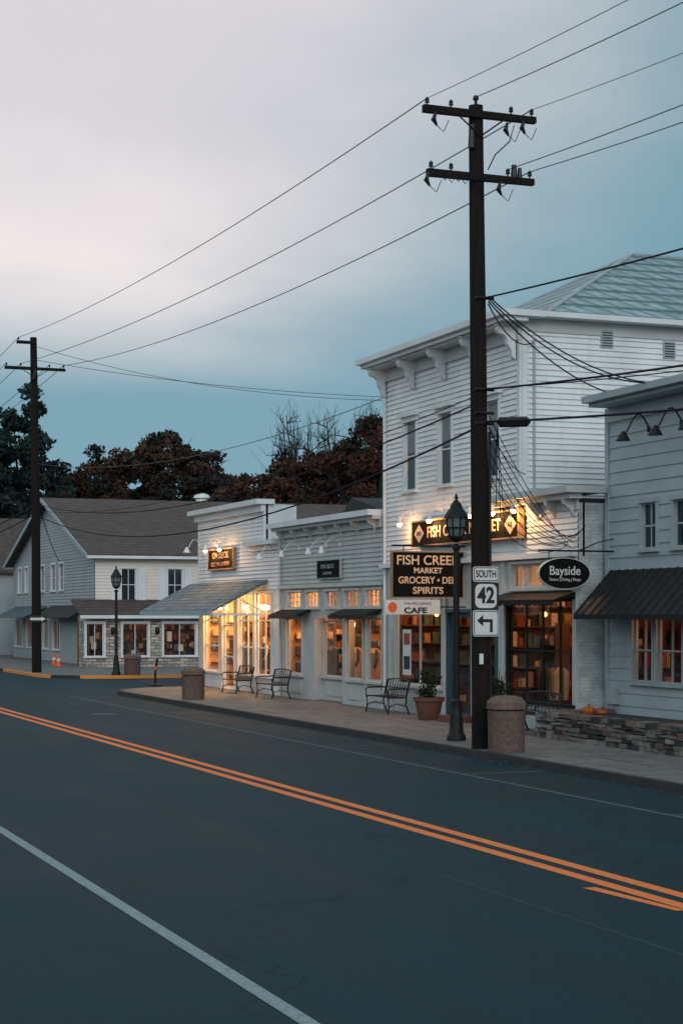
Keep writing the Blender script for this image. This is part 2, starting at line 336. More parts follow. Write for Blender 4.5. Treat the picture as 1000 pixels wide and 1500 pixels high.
def pavement(path,close,painted):
    g=G('sidewalk'); n=len(path); inner=[]
    for i,p in enumerate(path):
        a=Vector(path[max(i-1,0)]); b=Vector(path[min(i+1,n-1)]); d=(b-a).normalized(); nn=Vector((d.y,-d.x))
        inner.append((p[0]+nn.x*.15,p[1]+nn.y*.15))
    for i in range(n-1):
        p,q,pi,qi=path[i],path[i+1],inner[i],inner[i+1]
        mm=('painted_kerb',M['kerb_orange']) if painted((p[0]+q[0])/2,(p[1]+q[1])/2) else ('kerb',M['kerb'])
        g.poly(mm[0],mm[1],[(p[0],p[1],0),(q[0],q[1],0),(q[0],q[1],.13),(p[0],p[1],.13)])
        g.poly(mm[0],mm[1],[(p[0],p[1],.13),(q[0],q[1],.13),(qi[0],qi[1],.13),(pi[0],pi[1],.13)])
    g.poly('slabs',M['concrete'],[(a,b,.125) for a,b in inner+close]); g.done()
pavement([(14.4,-100),(14.4,20),(14.4,40),(14.4,58)]+arc(17.9,58,3.5,180,90)[1:]+[(60,61.5)],[(60,-100)],lambda x,y:False)
pavement([(60,73),(21,73),(18.5,73)]+arc(18.5,76.3,3.3,270,180)[1:]+[(15.2,84),(15.2,300)],[(60,300)],lambda x,y:(x<24 and y<73.5) or (75<y<86 and x<15.6))
g=G('sidewalk'); g.box('slabs',M['concrete'],-4,-1.35,-100,300,-.05,.12); g.box('kerb',M['kerb'],-1.35,-1.2,-100,300,-.05,.125); g.done()
g=G('fallen_leaves'); rs=np.random.RandomState(4); v,f,_,_=g.p('litter',M['drygrass'])
for i in range(700):
    if rs.rand()<.65: x=14.36-abs(rs.normal())*.22; z=.006
    else: x=rs.uniform(14.6,18.2); z=.131
    y=rs.uniform(22,60); a=rs.uniform(0,6.28); s=rs.uniform(.02,.04); n=len(v)
    for k in range(4): v.append((x+s*math.cos(a+k*1.57),y+s*math.sin(a+k*1.57),z+rs.uniform(0,.012)))
    f.append((n,n+1,n+2,n+3))
g.done()

FX=18.4; ZS=.12
def room(g,Y0,Y1,depth,z1,wallm,X=FX):
    g.box('interior_floor',M['floorwood'],X+.1,X+depth,Y0,Y1,ZS-.02,ZS+.02)
    g.box('interior_ceiling',wallm,X+.1,X+depth,Y0,Y1,z1,z1+.05)
    g.box('interior_wall',wallm,X+depth,X+depth+.05,Y0,Y1,ZS,z1)
    g.box('interior_wall',wallm,X+.12,X+depth,Y0-.05,Y0,ZS,z1)
    g.box('interior_wall',wallm,X+.12,X+depth,Y1,Y1+.05,ZS,z1)
def stock(g,Y0,Y1,x0,x1,n,rnd,zmax=2.2):
    for k in range(n):
        x=rnd.uniform(x0,x1); y=rnd.uniform(Y0,Y1)
        if rnd.random()<.5:
            L=rnd.uniform(.8,1.4); zt=rnd.uniform(1.4,1.8)
            g.tube('rack_rail',M['black'],[(x,y-L/2,zt),(x,y+L/2,zt)],.015,5)
            g.tube('rack_rail',M['black'],[(x,y-L/2,zt),(x,y-L/2,.15)],.015,5); g.tube('rack_rail',M['black'],[(x,y+L/2,zt),(x,y+L/2,.15)],.015,5)
            yy=y-L/2+.05
            while yy<y+L/2-.05:
                m=rnd.choice(goods); w=rnd.uniform(.03,.06); h=rnd.uniform(.6,1.0); hw=rnd.uniform(.18,.25)
                g.prism('garments_'+m.name,m,[(x-.06,yy,zt),(x-hw,yy,zt-.12),(x-hw*.9,yy,zt-h),(x+hw*.9,yy,zt-h),(x+hw,yy,zt-.12),(x+.06,yy,zt)],(0,w,0)); yy+=w+.015
        else:
            L=rnd.uniform(.8,1.3); n_s=rnd.choice([3,4,5])
            for i in range(n_s):
                z=.3+i*zmax/n_s; g.box('shelf_board',goods[6],x-.18,x+.18,y-L/2,y+L/2,z,z+.03)
                yy=y-L/2+.02
                while yy<y+L/2-.12:
                    m=rnd.choice(goods); w=rnd.uniform(.06,.2); h=rnd.uniform(.1,.32)
                    if rnd.random()<.8: g.box('goods_'+m.name,m,x-.15,x+.1,yy,yy+w,z+.03,z+.03+h)
                    yy+=w+.02
            for sy in (y-L/2-.02,y+L/2): g.box('shelf_side',goods[6],x-.19,x+.19,sy,sy+.02,.14,.3+zmax)
def wallgoods(g,Y,x0,x1,rnd,z0=.5,z1=2.9,n=60):
    # shelves across the wall and small goods standing on them
    z=z0
    while z<z1:
        g.box('wall_shelf',goods[6],x0,x1+.3,Y-.22,Y-.02,z-.03,z)
        x=x0
        while x<x1+.2:
            m=rnd.choice(goods); w=rnd.uniform(.07,.22); h=rnd.uniform(.12,.36)
            if rnd.random()<.85: g.box('wall_goods_'+m.name,m,x,x+w,Y-.18,Y-.05,z,z+h)
            x+=w+rnd.uniform(.01,.08)
        z+=.48

# ------------------------------------------------------------------ clothing store
g=G('clothing_store_building'); R=random.Random(3)
Ya,Yb,Yh=53.2,62.3,54.8
fr=[(300,322),(327,344),(350,372),(375,398)]
ops=[(YY(b,FX),YY(a,FX),.7 if a!=327 else .16,3.4) for a,b in fr]
low=5.0; hi=6.35
g.wall('front_siding',M['white'],'X',FX,Yh,Yb,3.5,hi-.25)
g.wall('front_siding',M['white'],'X',FX,Ya,Yh,3.5,low-.15)
g.wall('storefront_panel',M['trim'],'X',FX,Ya,Yb,ZS,3.5,ops,siding=False)
for i,o in enumerate(ops): g.window('X',FX,*o,nu=2 if i>=2 else 1,nz=3,t=.05,glass='glass',bar=.05,rec=.1)
g.box('cornice',M['trim'],FX-.35,FX+.3,Yh-.15,Yb+.35,hi-.06,hi+.1); g.box('cornice_frieze',M['trim'],FX-.14,FX,Yh-.05,Yb+.15,hi-.3,hi-.06)
g.box('cornice',M['trim'],FX-.3,FX+.2,Ya+.02,Yh+1.4,low-.05,low+.1); g.box('cornice_frieze',M['trim'],FX-.1,FX,Ya+.05,Yh+1.3,low-.22,low-.05)
g.box('false_front_return',M['trim'],FX+.001,FX+1.1,Yh,Yh+.12,low,hi-.06)
g.box('corner_board',M['trim'],FX-.04,FX+.001,Yb-.14,Yb,3.5,hi-.3); g.box('corner_board',M['trim'],FX-.04,FX+.001,Yh,Yh+.13,low+.1,hi-.3)
g.wall('side_siding',M['white'],'Y',Yh+.01,FX+1.1,32,low-.1,low+.3)
g.box('body_left_wall',M['white'],FX+.02,32,Yb-.1,Yb,ZS,5.3); g.box('body_right_wall',M['white'],FX+.02,32,Ya,Ya+.08,ZS,low-.05); g.box('body_back_wall',M['white'],31.9,32,Ya,Yb,ZS,5.3)
g.box('upper_front_backing',M['white'],FX+.05,FX+.12,Yh,Yb,3.5,hi-.06); g.box('upper_front_backing',M['white'],FX+.05,FX+.12,Ya,Yh,3.5,low)
g.hexa('roof',M['darkroof'],[(FX+.3,Ya+.1,low-.2),(32,Ya+.1,low-.2),(FX+.3,Yb-.1,low-.1),(32,Yb-.1,low-.1),(FX+.3,Ya+.1,low-.1),(32,Ya+.1,low-.1),(FX+.3,Yb-.1,low+.1),(32,Yb-.1,low+.1)])
cy0,cy1=54.4,63.3; xe=16.5; zw,ze=3.78,2.76
g.hexa('canopy_roof',M['grayroof'],[(xe,cy0,ze),(FX-.03,cy0,zw-.05),(xe,cy1,ze),(FX-.03,cy1,zw-.05),(xe,cy0,ze+.08),(FX-.03,cy0,zw+.05),(xe,cy1,ze+.08),(FX-.03,cy1,zw+.05)])
g.box('canopy_fascia',M['trimgray'],xe-.05,xe,cy0-.02,cy1+.02,ze-.1,ze+.07)
for y in (cy0+.04,cy0+4.4,cy1-.1):
    g.box('canopy_beam',M['trim'],xe+.02,FX-.04,y,y+.07,ze-.1,ze-.02); g.tube('canopy_brace',M['trim'],[(FX-.05,y+.04,ze),(xe+1.0,y+.04,ze+.42)],.03,4,False)
room(g,Ya+.2,Yb-.2,4,3.5,M['interior']); wallgoods(g,Yb-.2,FX+.4,FX+3.6,R)
g.box('display_partition',M['interior'],FX+1.2,FX+3.9,57.6,57.66,ZS,2.9); wallgoods(g,57.6,FX+1.3,FX+3.4,R,.5,2.6)
stock(g,Ya+.8,Yb-.8,FX+1.1,FX+3.4,17,R)
for i in range(3): g.light('ceiling_light',(FX+1.0,Ya+1.6+i*2.9,3.2),300,rad=.15)
for i in range(4):
    for j in range(3):
        bx=FX+.5+j*.9; y=Ya+1.2+i*2.1; g.tube('pendant_cord',M['black'],[(bx,y+.3*j,3.5),(bx,y+.3*j,3.02)],.008,4); g.ball('pendant_bulb',M['bulb'],(bx,y+.3*j,2.95),.08)
for y in (56.2,60.4): g.light('canopy_light',(17.3,y,2.8),60,rad=.06)
for y in (55.4,56.2,58.3,60.4,62): g.ball('canopy_bulb',M['bulb'],(17.3,y,2.9),.05)
sy0,sy1=YY(347,FX),YY(311,FX)
g.box('signboard',M['signblk'],FX-.14,FX-.05,sy0,sy1,4.3,4.95)
for a in ((sy0-.05,sy1+.05,4.95,5.0),(sy0-.05,sy1+.05,4.25,4.3),(sy0-.05,sy0,4.3,4.95),(sy1,sy1+.05,4.3,4.95)): g.box('sign_frame',M['goldframe'],FX-.16,FX-.03,*a)
g.text('lettering_top','ON DECK','X',(FX-.15,(sy0+sy1)/2,4.75),.3,M['goldframe'],wid=1.9,off=.004)
g.text('lettering_bottom','CLOTHING COMPANY','X',(FX-.15,(sy0+sy1)/2,4.45),.2,M['goldframe'],wid=2.2,off=.002)
for y in (sy0+.6,sy1-.6): g.gooseneck(y,FX,5.2,.42,'trim',True,36,rise=.1,shade=.09,r=.012)
g.gooseneck(Yb-.2,FX,5.2,.5,'trim',False,r=.012); g.gooseneck(Ya+.6,FX,4.7,.5,'trim',False,r=.012)
g.done()

# ------------------------------------------------------------------ boutique
g=G('boutique_building'); R=random.Random(5)
Ya,Yb=44.65,53.15; top=5.5
tr=[(423,443),(450,468),(478,497),(506,527),(537,559)]
ops=[(YY(b,FX),YY(a,FX),2.92,3.38) for a,b in tr]
wo=[(YY(b,FX),YY(a,FX),.85,2.6) for a,b in [(421,443),(508,532),(538,560)]]
ent=(YY(501,FX),YY(460,FX),ZS,2.6)
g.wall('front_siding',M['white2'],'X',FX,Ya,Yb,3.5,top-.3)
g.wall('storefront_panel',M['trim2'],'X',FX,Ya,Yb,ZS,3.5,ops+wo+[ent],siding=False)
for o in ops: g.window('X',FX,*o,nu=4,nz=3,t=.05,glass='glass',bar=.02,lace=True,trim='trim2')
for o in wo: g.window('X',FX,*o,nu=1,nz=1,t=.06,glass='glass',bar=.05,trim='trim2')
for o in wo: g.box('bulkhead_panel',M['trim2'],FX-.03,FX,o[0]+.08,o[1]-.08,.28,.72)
g.box('belt_molding',M['trim2'],FX-.12,FX,Ya,Yb,3.5,3.6)
e0,e1=ent[0],ent[1]; rc=.3
for y in (e0-.05,e1): g.box('recess_side',M['trim2'],FX+.002,FX+rc,y,y+.05,ZS,2.6)
g.wall('recess_panel',M['trim2'],'X',FX+rc,e0,e1,ZS,2.62,[(e0+.06,e1-.06,.85,2.5)],siding=False)
g.window('X',FX+rc,e0+.06,e1-.06,.85,2.5,nu=1,nz=1,t=.03,glass='glass',bar=.04,trim='trim2')
g.box('bulkhead_panel',M['trim2'],FX+rc-.03,FX+rc,e0+.3,e1-.3,.28,.72)
g.box('cornice',M['trim'],FX-.45,FX+.3,Ya+.03,Yb+.15,top-.1,top+.06); g.box('cornice_crown',M['trim2'],FX-.32,FX,Ya+.03,Yb+.06,top-.2,top-.1)
g.box('cornice_frieze',M['trim2'],FX-.1,FX,Ya+.03,Yb,top-.42,top-.2)
for i in range(7):
    y=Ya+.35+i*1.28; g.prism('cornice_bracket',M['trim2'],[(FX-.1,y,top-.2),(FX-.34,y,top-.2),(FX-.3,y,top-.3),(FX-.16,y,top-.38),(FX-.1,y,top-.5)],(0,.09,0))
for a,b in ((YY(502,FX)-.1,Ya+.15),(Yb-.2,YY(455,FX))):
    y0,y1=min(a,b),max(a,b)
    g.hexa('fabric_awning',M['awning'],[(FX-.5,y0,2.66),(FX-.02,y0,2.78),(FX-.5,y1,2.66),(FX-.02,y1,2.78),(FX-.5,y0,2.69),(FX-.02,y0,2.86),(FX-.5,y1,2.69),(FX-.02,y1,2.86)])
    n=int((y1-y0)/.25)
    for i in range(n):
        yy=y0+(y1-y0)*i/n; w=(y1-y0)/n
        g.poly('awning_scallop',M['awning'],[(FX-.503,yy,2.69),(FX-.503,yy+w,2.69),(FX-.503,yy+w,2.6),(FX-.503,yy+w*.5,2.54),(FX-.503,yy,2.6)])
g.box('body_left_wall',M['white2'],FX+.02,30,Yb-.1,Yb,ZS,top-.1); g.box('body_right_wall',M['white2'],FX+.02,30,Ya,Ya+.1,ZS,top-.1); g.box('body_back_wall',M['white2'],29.9,30,Ya+.1,Yb-.1,ZS,top-.1)
g.box('upper_front_backing',M['white2'],FX+.05,FX+.12,Ya,Yb,3.5,top-.1)
g.prism('roof',M['darkroof'],[(FX+1.5,Ya+.1,5.0),(FX+1.5,Yb-.1,5.0),(FX+1.5,(Ya+Yb)/2+2,6.3)],(11,0,0))
room(g,Ya+.2,Yb-.2,4,3.6,M['interior']); wallgoods(g,Yb-.2,FX+.4,FX+3.6,R)
for yq in (48.5,46.6): g.box('display_partition',M['interior'],FX+.7,FX+2.6,yq,yq+.06,ZS,2.6); wallgoods(g,yq,FX+.7,FX+2.3,R,.8,2.4)
stock(g,Ya+.9,Yb-.9,FX+1.3,FX+3.4,10,R)
for y in (46.0,50.2,52.0): g.light('ceiling_light',(FX+1.0,y,3.2),105,col=(1,.46,.17),rad=.15)
for i in range(3):
    for j in range(2): bx=FX+.7+j*1.4; y=Ya+1.3+i*2.7; g.ball('pendant_bulb',M['bulb'],(bx,y+.4*j,2.4),.06); g.tube('pendant_cord',M['black'],[(bx,y+.4*j,3.6),(bx,y+.4*j,2.48)],.008,4)
sy0,sy1=YY(502,FX),YY(470,FX)
g.box('signboard',M['signblk'],FX-.13,FX-.05,sy0,sy1,3.78,4.28)
g.box('sign_frame',M['trimgray'],FX-.11,FX-.04,sy0-.05,sy1+.05,3.74,4.32)
g.text('lettering','ON DECK','X',(FX-.14,(sy0+sy1)/2,4.1),.17,M['trimgray'],wid=1.1); g.text('lettering_bottom','HOME','X',(FX-.14,(sy0+sy1)/2,3.9),.11,M['trimgray'],wid=.7)
for px in (440,480,500): g.gooseneck(YY(px,FX),FX,4.72,.6,'trim',False,rise=.22,shade=.1,r=.01)
g.tube('downspout',M['trim2'],[(FX-.06,Yb-.06,top-.3),(FX-.06,Yb-.06,.2)],.04,6)
g.done()

# ------------------------------------------------------------------ market
g=G('market_building'); R=random.Random(11)
Yr,Ym,Yl=33.7,36.4,44.6; T=9.6
ops=[(YY(b,FX),YY(b,FX)+.75,5.95,7.75) for b in (610,662,731)]
g.wall('front_siding',M['white'],'X',FX,Ym,Yl,3.95,T-.6,ops)
for o in ops: g.window('X',FX,*o,nu=1,nz=2,t=.11,blind=True,hood=True)
g.wall('front_siding',M['white'],'X',FX,Yr,Ym,3.95,5.1)
win=[(YY(648,FX),YY(580,FX),.85,2.95),(YY(690,FX),YY(657,FX),.16,2.75),(YY(727,FX),YY(700,FX),.16,2.75),(YY(843,FX),YY(745,FX),.75,3.02)]
trn=[(YY(648,FX),YY(580,FX),3.1,3.75),(YY(795,FX),YY(750,FX),3.3,3.85),(YY(842,FX),YY(801,FX),3.3,3.85)]
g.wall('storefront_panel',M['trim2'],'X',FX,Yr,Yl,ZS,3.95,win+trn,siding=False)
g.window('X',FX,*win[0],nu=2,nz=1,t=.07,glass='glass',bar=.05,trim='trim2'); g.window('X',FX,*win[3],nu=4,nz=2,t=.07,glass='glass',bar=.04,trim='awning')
g.window('X',FX,*win[1],nu=1,nz=1,t=.07,glass='glass',bar=.12,rec=.12,trim='teal'); g.window('X',FX,*win[2],nu=1,nz=1,t=.07,glass='glass',bar=.12,rec=.12,trim='teal')
for o in trn: g.window('X',FX,*o,nu=2,nz=1,t=.05,glass='glass',bar=.05,lace=True,trim='trim2')
g.box('belt_molding',M['trim'],FX-.16,FX,Yr-.02,Yl,3.95,4.07)
for y in (win[0][1]+.15,win[0][0]-.3,win[1][0]-.28,win[3][1]+.12,Yr): g.box('pilaster',M['trim2'],FX-.07,FX,y,y+.16,ZS,3.95)
y0,y1=win[3][0]-.1,win[3][1]+.1
g.hexa('fabric_awning',M['awning'],[(FX-.6,y0,2.98),(FX-.03,y0,3.1),(FX-.6,y1,2.98),(FX-.03,y1,3.1),(FX-.6,y0,3.02),(FX-.03,y0,3.2),(FX-.6,y1,3.02),(FX-.03,y1,3.2)])
n=14
for i in range(n):
    yy=y0+(y1-y0)*i/n; w=(y1-y0)/n
    g.poly('awning_scallop',M['awning'],[(FX-.603,yy,3.02),(FX-.603,yy+w,3.02),(FX-.603,yy+w,2.93),(FX-.603,yy+w*.5,2.87),(FX-.603,yy,2.93)])
g.box('cornice',M['trim'],FX-.72,FX+.4,Ym-.45,Yl+.35,T-.14,T); g.box('cornice_crown',M['trim'],FX-.6,FX,Ym-.35,Yl+.25,T-.24,T-.14)
g.box('cornice_soffit',M['trim2'],FX-.5,FX,Ym-.02,Yl+.05,T-.3,T-.24); g.box('cornice_frieze',M['trim2'],FX-.09,FX,Ym-.02,Yl+.02,T-.62,T-.3)
for i in range(5):
    y=Ym+.12+i*((Yl-Ym-.4)/4)
    g.prism('cornice_bracket',M['trim'],[(FX-.09,y,T-.3),(FX-.52,y,T-.3),(FX-.55,y,T-.38),(FX-.50,y,T-.47),(FX-.38,y,T-.50),(FX-.30,y,T-.58),(FX-.28,y,T-.72),(FX-.2,y,T-.84),(FX-.16,y,T-1.0),(FX-.09,y,T-1.05)],(0,.15,0))
    g.box('bracket_cap',M['trim2'],FX-.56,FX-.09,y-.03,y+.18,T-.298,T-.26)
g.box('eave_board',M['trim'],FX+.4,34,Ym-.42,Ym,T-.12,T); g.box('eave_frieze',M['trim2'],FX,34,Ym-.05,Ym,T-.42,T-.12)
g.wall('side_siding',M['white'],'Y',Ym,FX,34,3,T-.42)
g.box('corner_board',M['trim'],FX-.045,FX,Ym,Ym+.14,4.07,T-.62); g.box('corner_board',M['trim'],FX+.001,FX+.14,Ym-.045,Ym,4.5,T-.42)
g.box('corner_board',M['trim'],FX-.045,FX,Yl-.14,Yl,4.07,T-.62)
for px,py in ((887,497),(978,513)):
    x=XX(px,Ym); z=ZZ(py,x,Ym); g.box('gable_vent',M['trimgray'],x-.16,x+.16,Ym-.06,Ym,z-.2,z+.2)
    for k in range(6): g.box('vent_slat',M['black'],x-.13,x+.13,Ym-.065,Ym-.01,z-.17+k*.06,z-.145+k*.06)
g.box('body_left_wall',M['white'],FX+.02,34,Yl-.1,Yl,ZS,T-.14); g.box('body_back_wall',M['white'],33.9,34,Yr,Yl-.1,ZS,T-.14)
g.box('upper_front_backing',M['white'],FX+.12,FX+.2,Ym+.05,Yl-.1,3.95,T-.3)
ez,rz,rx,ry=T,12.1,23.7,40.5
a=(FX+.5,Ym-.35,ez);b=(FX+.5,Yl+.2,ez);c=(34.4,Ym-.35,ez);d=(34.4,Yl+.2,ez);r0=(rx,ry,rz);r1=(31,ry,rz)
for q in ([a,r0,b],[a,c,r1,r0],[b,r0,r1,d],[c,d,r1]): g.poly('hip_roof',M['metalroof'],q)
g.tube('roof_ridge_cap',M['trimgray'],[a,r0,r1],.05,6); g.tube('roof_ridge_cap',M['trimgray'],[b,r0],.05,6)
g.wall('wing_side_wall',M['painted_brick'],'Y',Yr,FX,33.9,ZS,5.1,siding=False)
g.box('wing_cornice',M['trim2'],FX-.45,FX+.5,Yr-.3,Ym+1.2,5.3,5.44); g.box('wing_cornice_crown',M['trim2'],FX-.3,FX,Yr-.15,Ym+1.1,5.18,5.3)
g.box('wing_cornice_side',M['trim2'],FX+.5,22,Yr-.25,Yr,5.3,5.42); g.box('wing_frieze',M['trim2'],FX-.06,FX,Yr-.02,Ym+1.0,4.95,5.18)
g.box('wing_roof',M['darkroof'],FX,33.9,Yr+.02,Ym-.05,5.1,5.2); g.box('wing_front_backing',M['white'],FX+.1,FX+.15,Yr,Ym,3.95,5.1)
for i in range(4): y=Yr+.1+i*.8; g.prism('wing_bracket',M['trim2'],[(FX-.06,y,5.18),(FX-.32,y,5.18),(FX-.3,y,5.08),(FX-.12,y,4.92),(FX-.06,y,4.8)],(0,.1,0))
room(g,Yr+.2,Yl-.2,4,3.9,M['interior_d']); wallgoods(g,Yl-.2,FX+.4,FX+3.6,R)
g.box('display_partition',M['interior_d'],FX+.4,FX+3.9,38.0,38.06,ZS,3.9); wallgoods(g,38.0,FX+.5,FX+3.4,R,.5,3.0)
g.box('display_partition',M['interior_d'],FX+.6,FX+3.9,41.2,41.26,ZS,3.9); wallgoods(g,41.2,FX+.6,FX+3.4,R,.5,3.0)
stock(g,Yr+.9,Yl-.9,FX+1.0,FX+3.4,12,R)
for y,p in ((35.4,48),(36.9,26),(40.2,60),(43.0,95)):
    g.light('ceiling_light',(FX+1.2,y,3.45),p,col=(1,.40,.13),rad=.15)
    g.box('ceiling_lamp',M['tube'],FX+1.4,FX+1.6,y-.5,y+.5,3.6,3.66)
    for j in range(2): g.ball('pendant_bulb',M['bulbdim'],(FX+.7+j*1.3,y-.3+j*.6,2.7),.06)
s0,s1=36.1,42.15
g.box('fascia_signboard',M['signblk'],FX-.22,FX-.12,s0,s1,4.47,5.06)
for a in ((s0-.04,s1+.04,5.06,5.1),(s0-.04,s1+.04,4.43,4.47),(s0-.04,s0,4.47,5.06),(s1,s1+.04,4.47,5.06)): g.box('fascia_sign_frame',M['goldframe'],FX-.25,FX-.1,*a)
g.text('fascia_lettering','FISH CREEK MARKET','X',(FX-.225,(s0+s1)/2,4.765),.40,M['gold'],wid=4.2,off=.004)
for y,tx in ((s0+.42,'ICE'),(s1-.42,'DELI')):
    g.prism('fascia_diamond',M['gold'],[(FX-.224,y-.30,4.765),(FX-.224,y,5.0),(FX-.224,y+.30,4.765),(FX-.224,y,4.53)],(-.006,0,0)); g.text('diamond_lettering',tx,'X',(FX-.235,y,4.765),.14,M['ink'])
for y,p in ((42.6,22),(40.7,38),(38.3,0),(37.1,40),(36.0,32)): g.gooseneck(y,FX,5.32,.38,'trim',True,p,rise=.08,shade=.07,r=.012)
g.tube('downspout',M['trim'],[(FX-.07,Yl-.2,T-.7),(FX-.07,Yl-.2,.2)],.045,6)
g.tube('electric_conduit',M['trimgray'],[(FX+.3,Ym-.05,9.0),(FX+.3,Ym-.05,5.5)],.03,6)
g.done()

g=G('market_hanging_sign'); Y=39.4; x0,x1=16.45,18.3
g.box('signboard',M['signblk'],x0,x1,Y-.05,Y+.05,3.12,4.2)
for a in ((x0-.02,x1+.02,Y-.06,Y+.06,4.2,4.23),(x0-.02,x1+.02,Y-.06,Y+.06,3.09,3.12),(x0-.02,x0,Y-.06,Y+.06,3.12,4.2),(x1,x1+.02,Y-.06,Y+.06,3.12,4.2)): g.box('sign_frame',M['goldframe'],*a)
cx=(x0+x1)/2
for t,z,s,w in (('FISH CREEK',4.0,.32,1.66),('MARKET',3.755,.19,.75),('GROCERY \u2022 DELI',3.52,.23,1.55),('SPIRITS',3.27,.23,.8)): g.text('lettering',t,'Y',(cx,Y-.055,z),s,M['gold'],wid=w,off=.004)
g.tube('bracket',M['black'],[(FX,Y,4.36),(x0,Y,4.36)],.025,6); g.tube('bracket',M['black'],[(x0+.3,Y,4.36),(x0+.3,Y,4.2)],.012,5); g.tube('bracket',M['black'],[(x1-.2,Y,4.36),(x1-.2,Y,4.2)],.012,5)
g.done()
g=G('cafe_hanging_sign'); x0,x1=16.25,17.7
g.box('signboard',M['signwhite'],x0,x1,Y-.04,Y+.04,2.7,3.05); g.text('lettering','CAFE','Y',(17.05,Y-.045,2.79),.19,M['ink'],wid=.6,off=.006); g.text('lettering_top','Handcrafted','Y',(17.1,Y-.045,2.97),.1,goods[0],wid=.7)
v=[(x0+.2+.12*math.cos(t*.6283),Y-.042,2.87+.13*math.sin(t*.6283)) for t in range(10)]
g.prism('round_logo',M['cone'],v,(0,-.006,0))
for x in (x0+.3,x1-.2): g.tube('hanger',M['black'],[(x,Y,3.05),(x,Y,3.12)],.01,5)
g.tube('bracket',M['black'],[(x1,Y,2.88),(FX,Y,2.88)],.02,6)
g.done()
g=G('tavern_oval_sign'); Y=33.25; cx,cz=17.8,ZZ(840,17.8,33.25)
ov=lambda a,b,yy:[(cx+a*math.cos(t*math.pi/20),yy,cz+b*math.sin(t*math.pi/20)) for t in range(40)]
g.prism('sign_rim',M['signwhite'],ov(.61,.335,Y+.04),(0,-.08,0)); g.prism('sign_face',M['signblk'],ov(.595,.32,Y+.05),(0,-.1,0))
g.text('lettering','Bayside','Y',(cx,Y-.055,cz+.05),.27,M['signwhite'],wid=.72,off=.002); g.text('lettering_small','Tavern | Dining | Shops','Y',(cx,Y-.055,cz-.13),.09,M['signwhite'],wid=.75)
g.tube('bracket',M['black'],[(19.05,Y,cz+.48),(17.2,Y,cz+.48)],.022,6); g.tube('bracket',M['black'],[(19.0,Y,cz+.75),(18.6,Y,cz+.66),(18.2,Y,cz+.5)],.014,6)
for x in (cx-.35,cx+.35): g.tube('hanger',M['black'],[(x,Y,cz+.48),(x,Y,cz+.28)],.01,5)
g.done()

# ------------------------------------------------------------------ tavern building
g=G('tavern_building'); X=19.0; Y0,Y1=22,33.55; T=7.3; R=random.Random(6)
up=[(YY(962,X),YY(940,X),4.05,5.0),(YY(1012,X),YY(987,X),4.05,5.0)]+[(y,y+.65,4.05,5.0) for y in (28.0,26.9,24)]
dn=[(YY(956,X),YY(928,X),1.3,2.62),(YY(1000,X),YY(963,X),1.3,2.62)]+[(27.4,28.8,1.3,2.62),(24,26,1.3,2.62)]
g.wall('front_siding',M['grayside'],'X',X,Y0,Y1-.1,ZS,T-.35,up+dn,pitch=.26,lap=.025)
for o in up: g.window('X',X,*o,nu=2,nz=2,t=.08,trim='trimgray')
for o in dn: g.window('X',X,*o,nu=2,nz=2,t=.08,glass='glass',trim='trimgray')
g.box('corner_board',M['trimgray'],X-.05,X+.02,Y1-.14,Y1,ZS,T-.35)
g.box('cornice',M['trimgray'],18.3,X+.3,Y0,33.4,T-.12,T+.02); g.box('cornice_crown',M['trimgray'],18.45,X,Y0,33.35,T-.2,T-.12); g.box('cornice_frieze',M['grayside'],X-.08,X,Y0,33.5,T-.5,T-.2)
g.box('cornice_end',M['trimgray'],X+.3,32,Y1-.1,Y1+.08,T-.12,T); g.wall('side_wall',M['grayside'],'Y',Y0,X,32,ZS,T-.1)
g.box('far_side_wall',M['grayside'],X+.02,32,Y1-.06,Y1,ZS,T-.12); g.box('back_wall',M['grayside'],31.9,32,Y0,Y1,ZS,T-.12); g.box('roof',M['darkroof'],X+.1,32,Y0,Y1-.02,T-.25,T-.15)
g.box('upper_backing',M['grayside'],X+.1,X+.15,Y0,Y1-.1,2.8,T-.2)
ya=33.3; X1=18.08
for i in range(33):
    y=ya-i*.33
    g.hexa('awning_panel',M['awning'],[(X1,y-.33,2.66),(X-.02,y-.33,3.6),(X1,y,2.66),(X-.02,y,3.6),(X1,y-.33,2.69),(X-.02,y-.33,3.64),(X1,y,2.69),(X-.02,y,3.64)])
    g.tube('awning_rib',M['awning'],[(X1,y,2.7),(X-.02,y,3.65)],.02,5)
g.box('awning_edge',M['awning'],X1-.02,X1,Y0,ya,2.6,2.7)
g.prism('awning_side',M['awning'],[(X-.02,ya,2.66),(X1,ya,2.66),(X-.02,ya,3.6)],(0,.02,0))
for px in (952,1000,1045): g.gooseneck(YY(px,X),X,6.5,.62,'black',False,rise=.32,shade=.15)
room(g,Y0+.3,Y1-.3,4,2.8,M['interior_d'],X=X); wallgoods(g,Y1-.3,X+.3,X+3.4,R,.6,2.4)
for k,(a,b,c,d) in enumerate(dn):
    ym=(a+b)/2; g.ball('wall_sconce',M['bulbdim'],(X+.5,ym+.2,1.95),.06,sz=1.6); g.tube('sconce_stem',M['black'],[(X+.5,ym+.2,2.8),(X+.5,ym+.2,2.04)],.012,5)
    if k<3: g.light('sconce_light',(X+.5,ym,2.3),7,col=(1,.34,.1))
g.box('utility_box',M['trimgray'],X-.12,X,33.0,33.3,.8,1.15)
g.done()
g=G('stone_planter_wall'); R=random.Random(2)
xw0=17.25
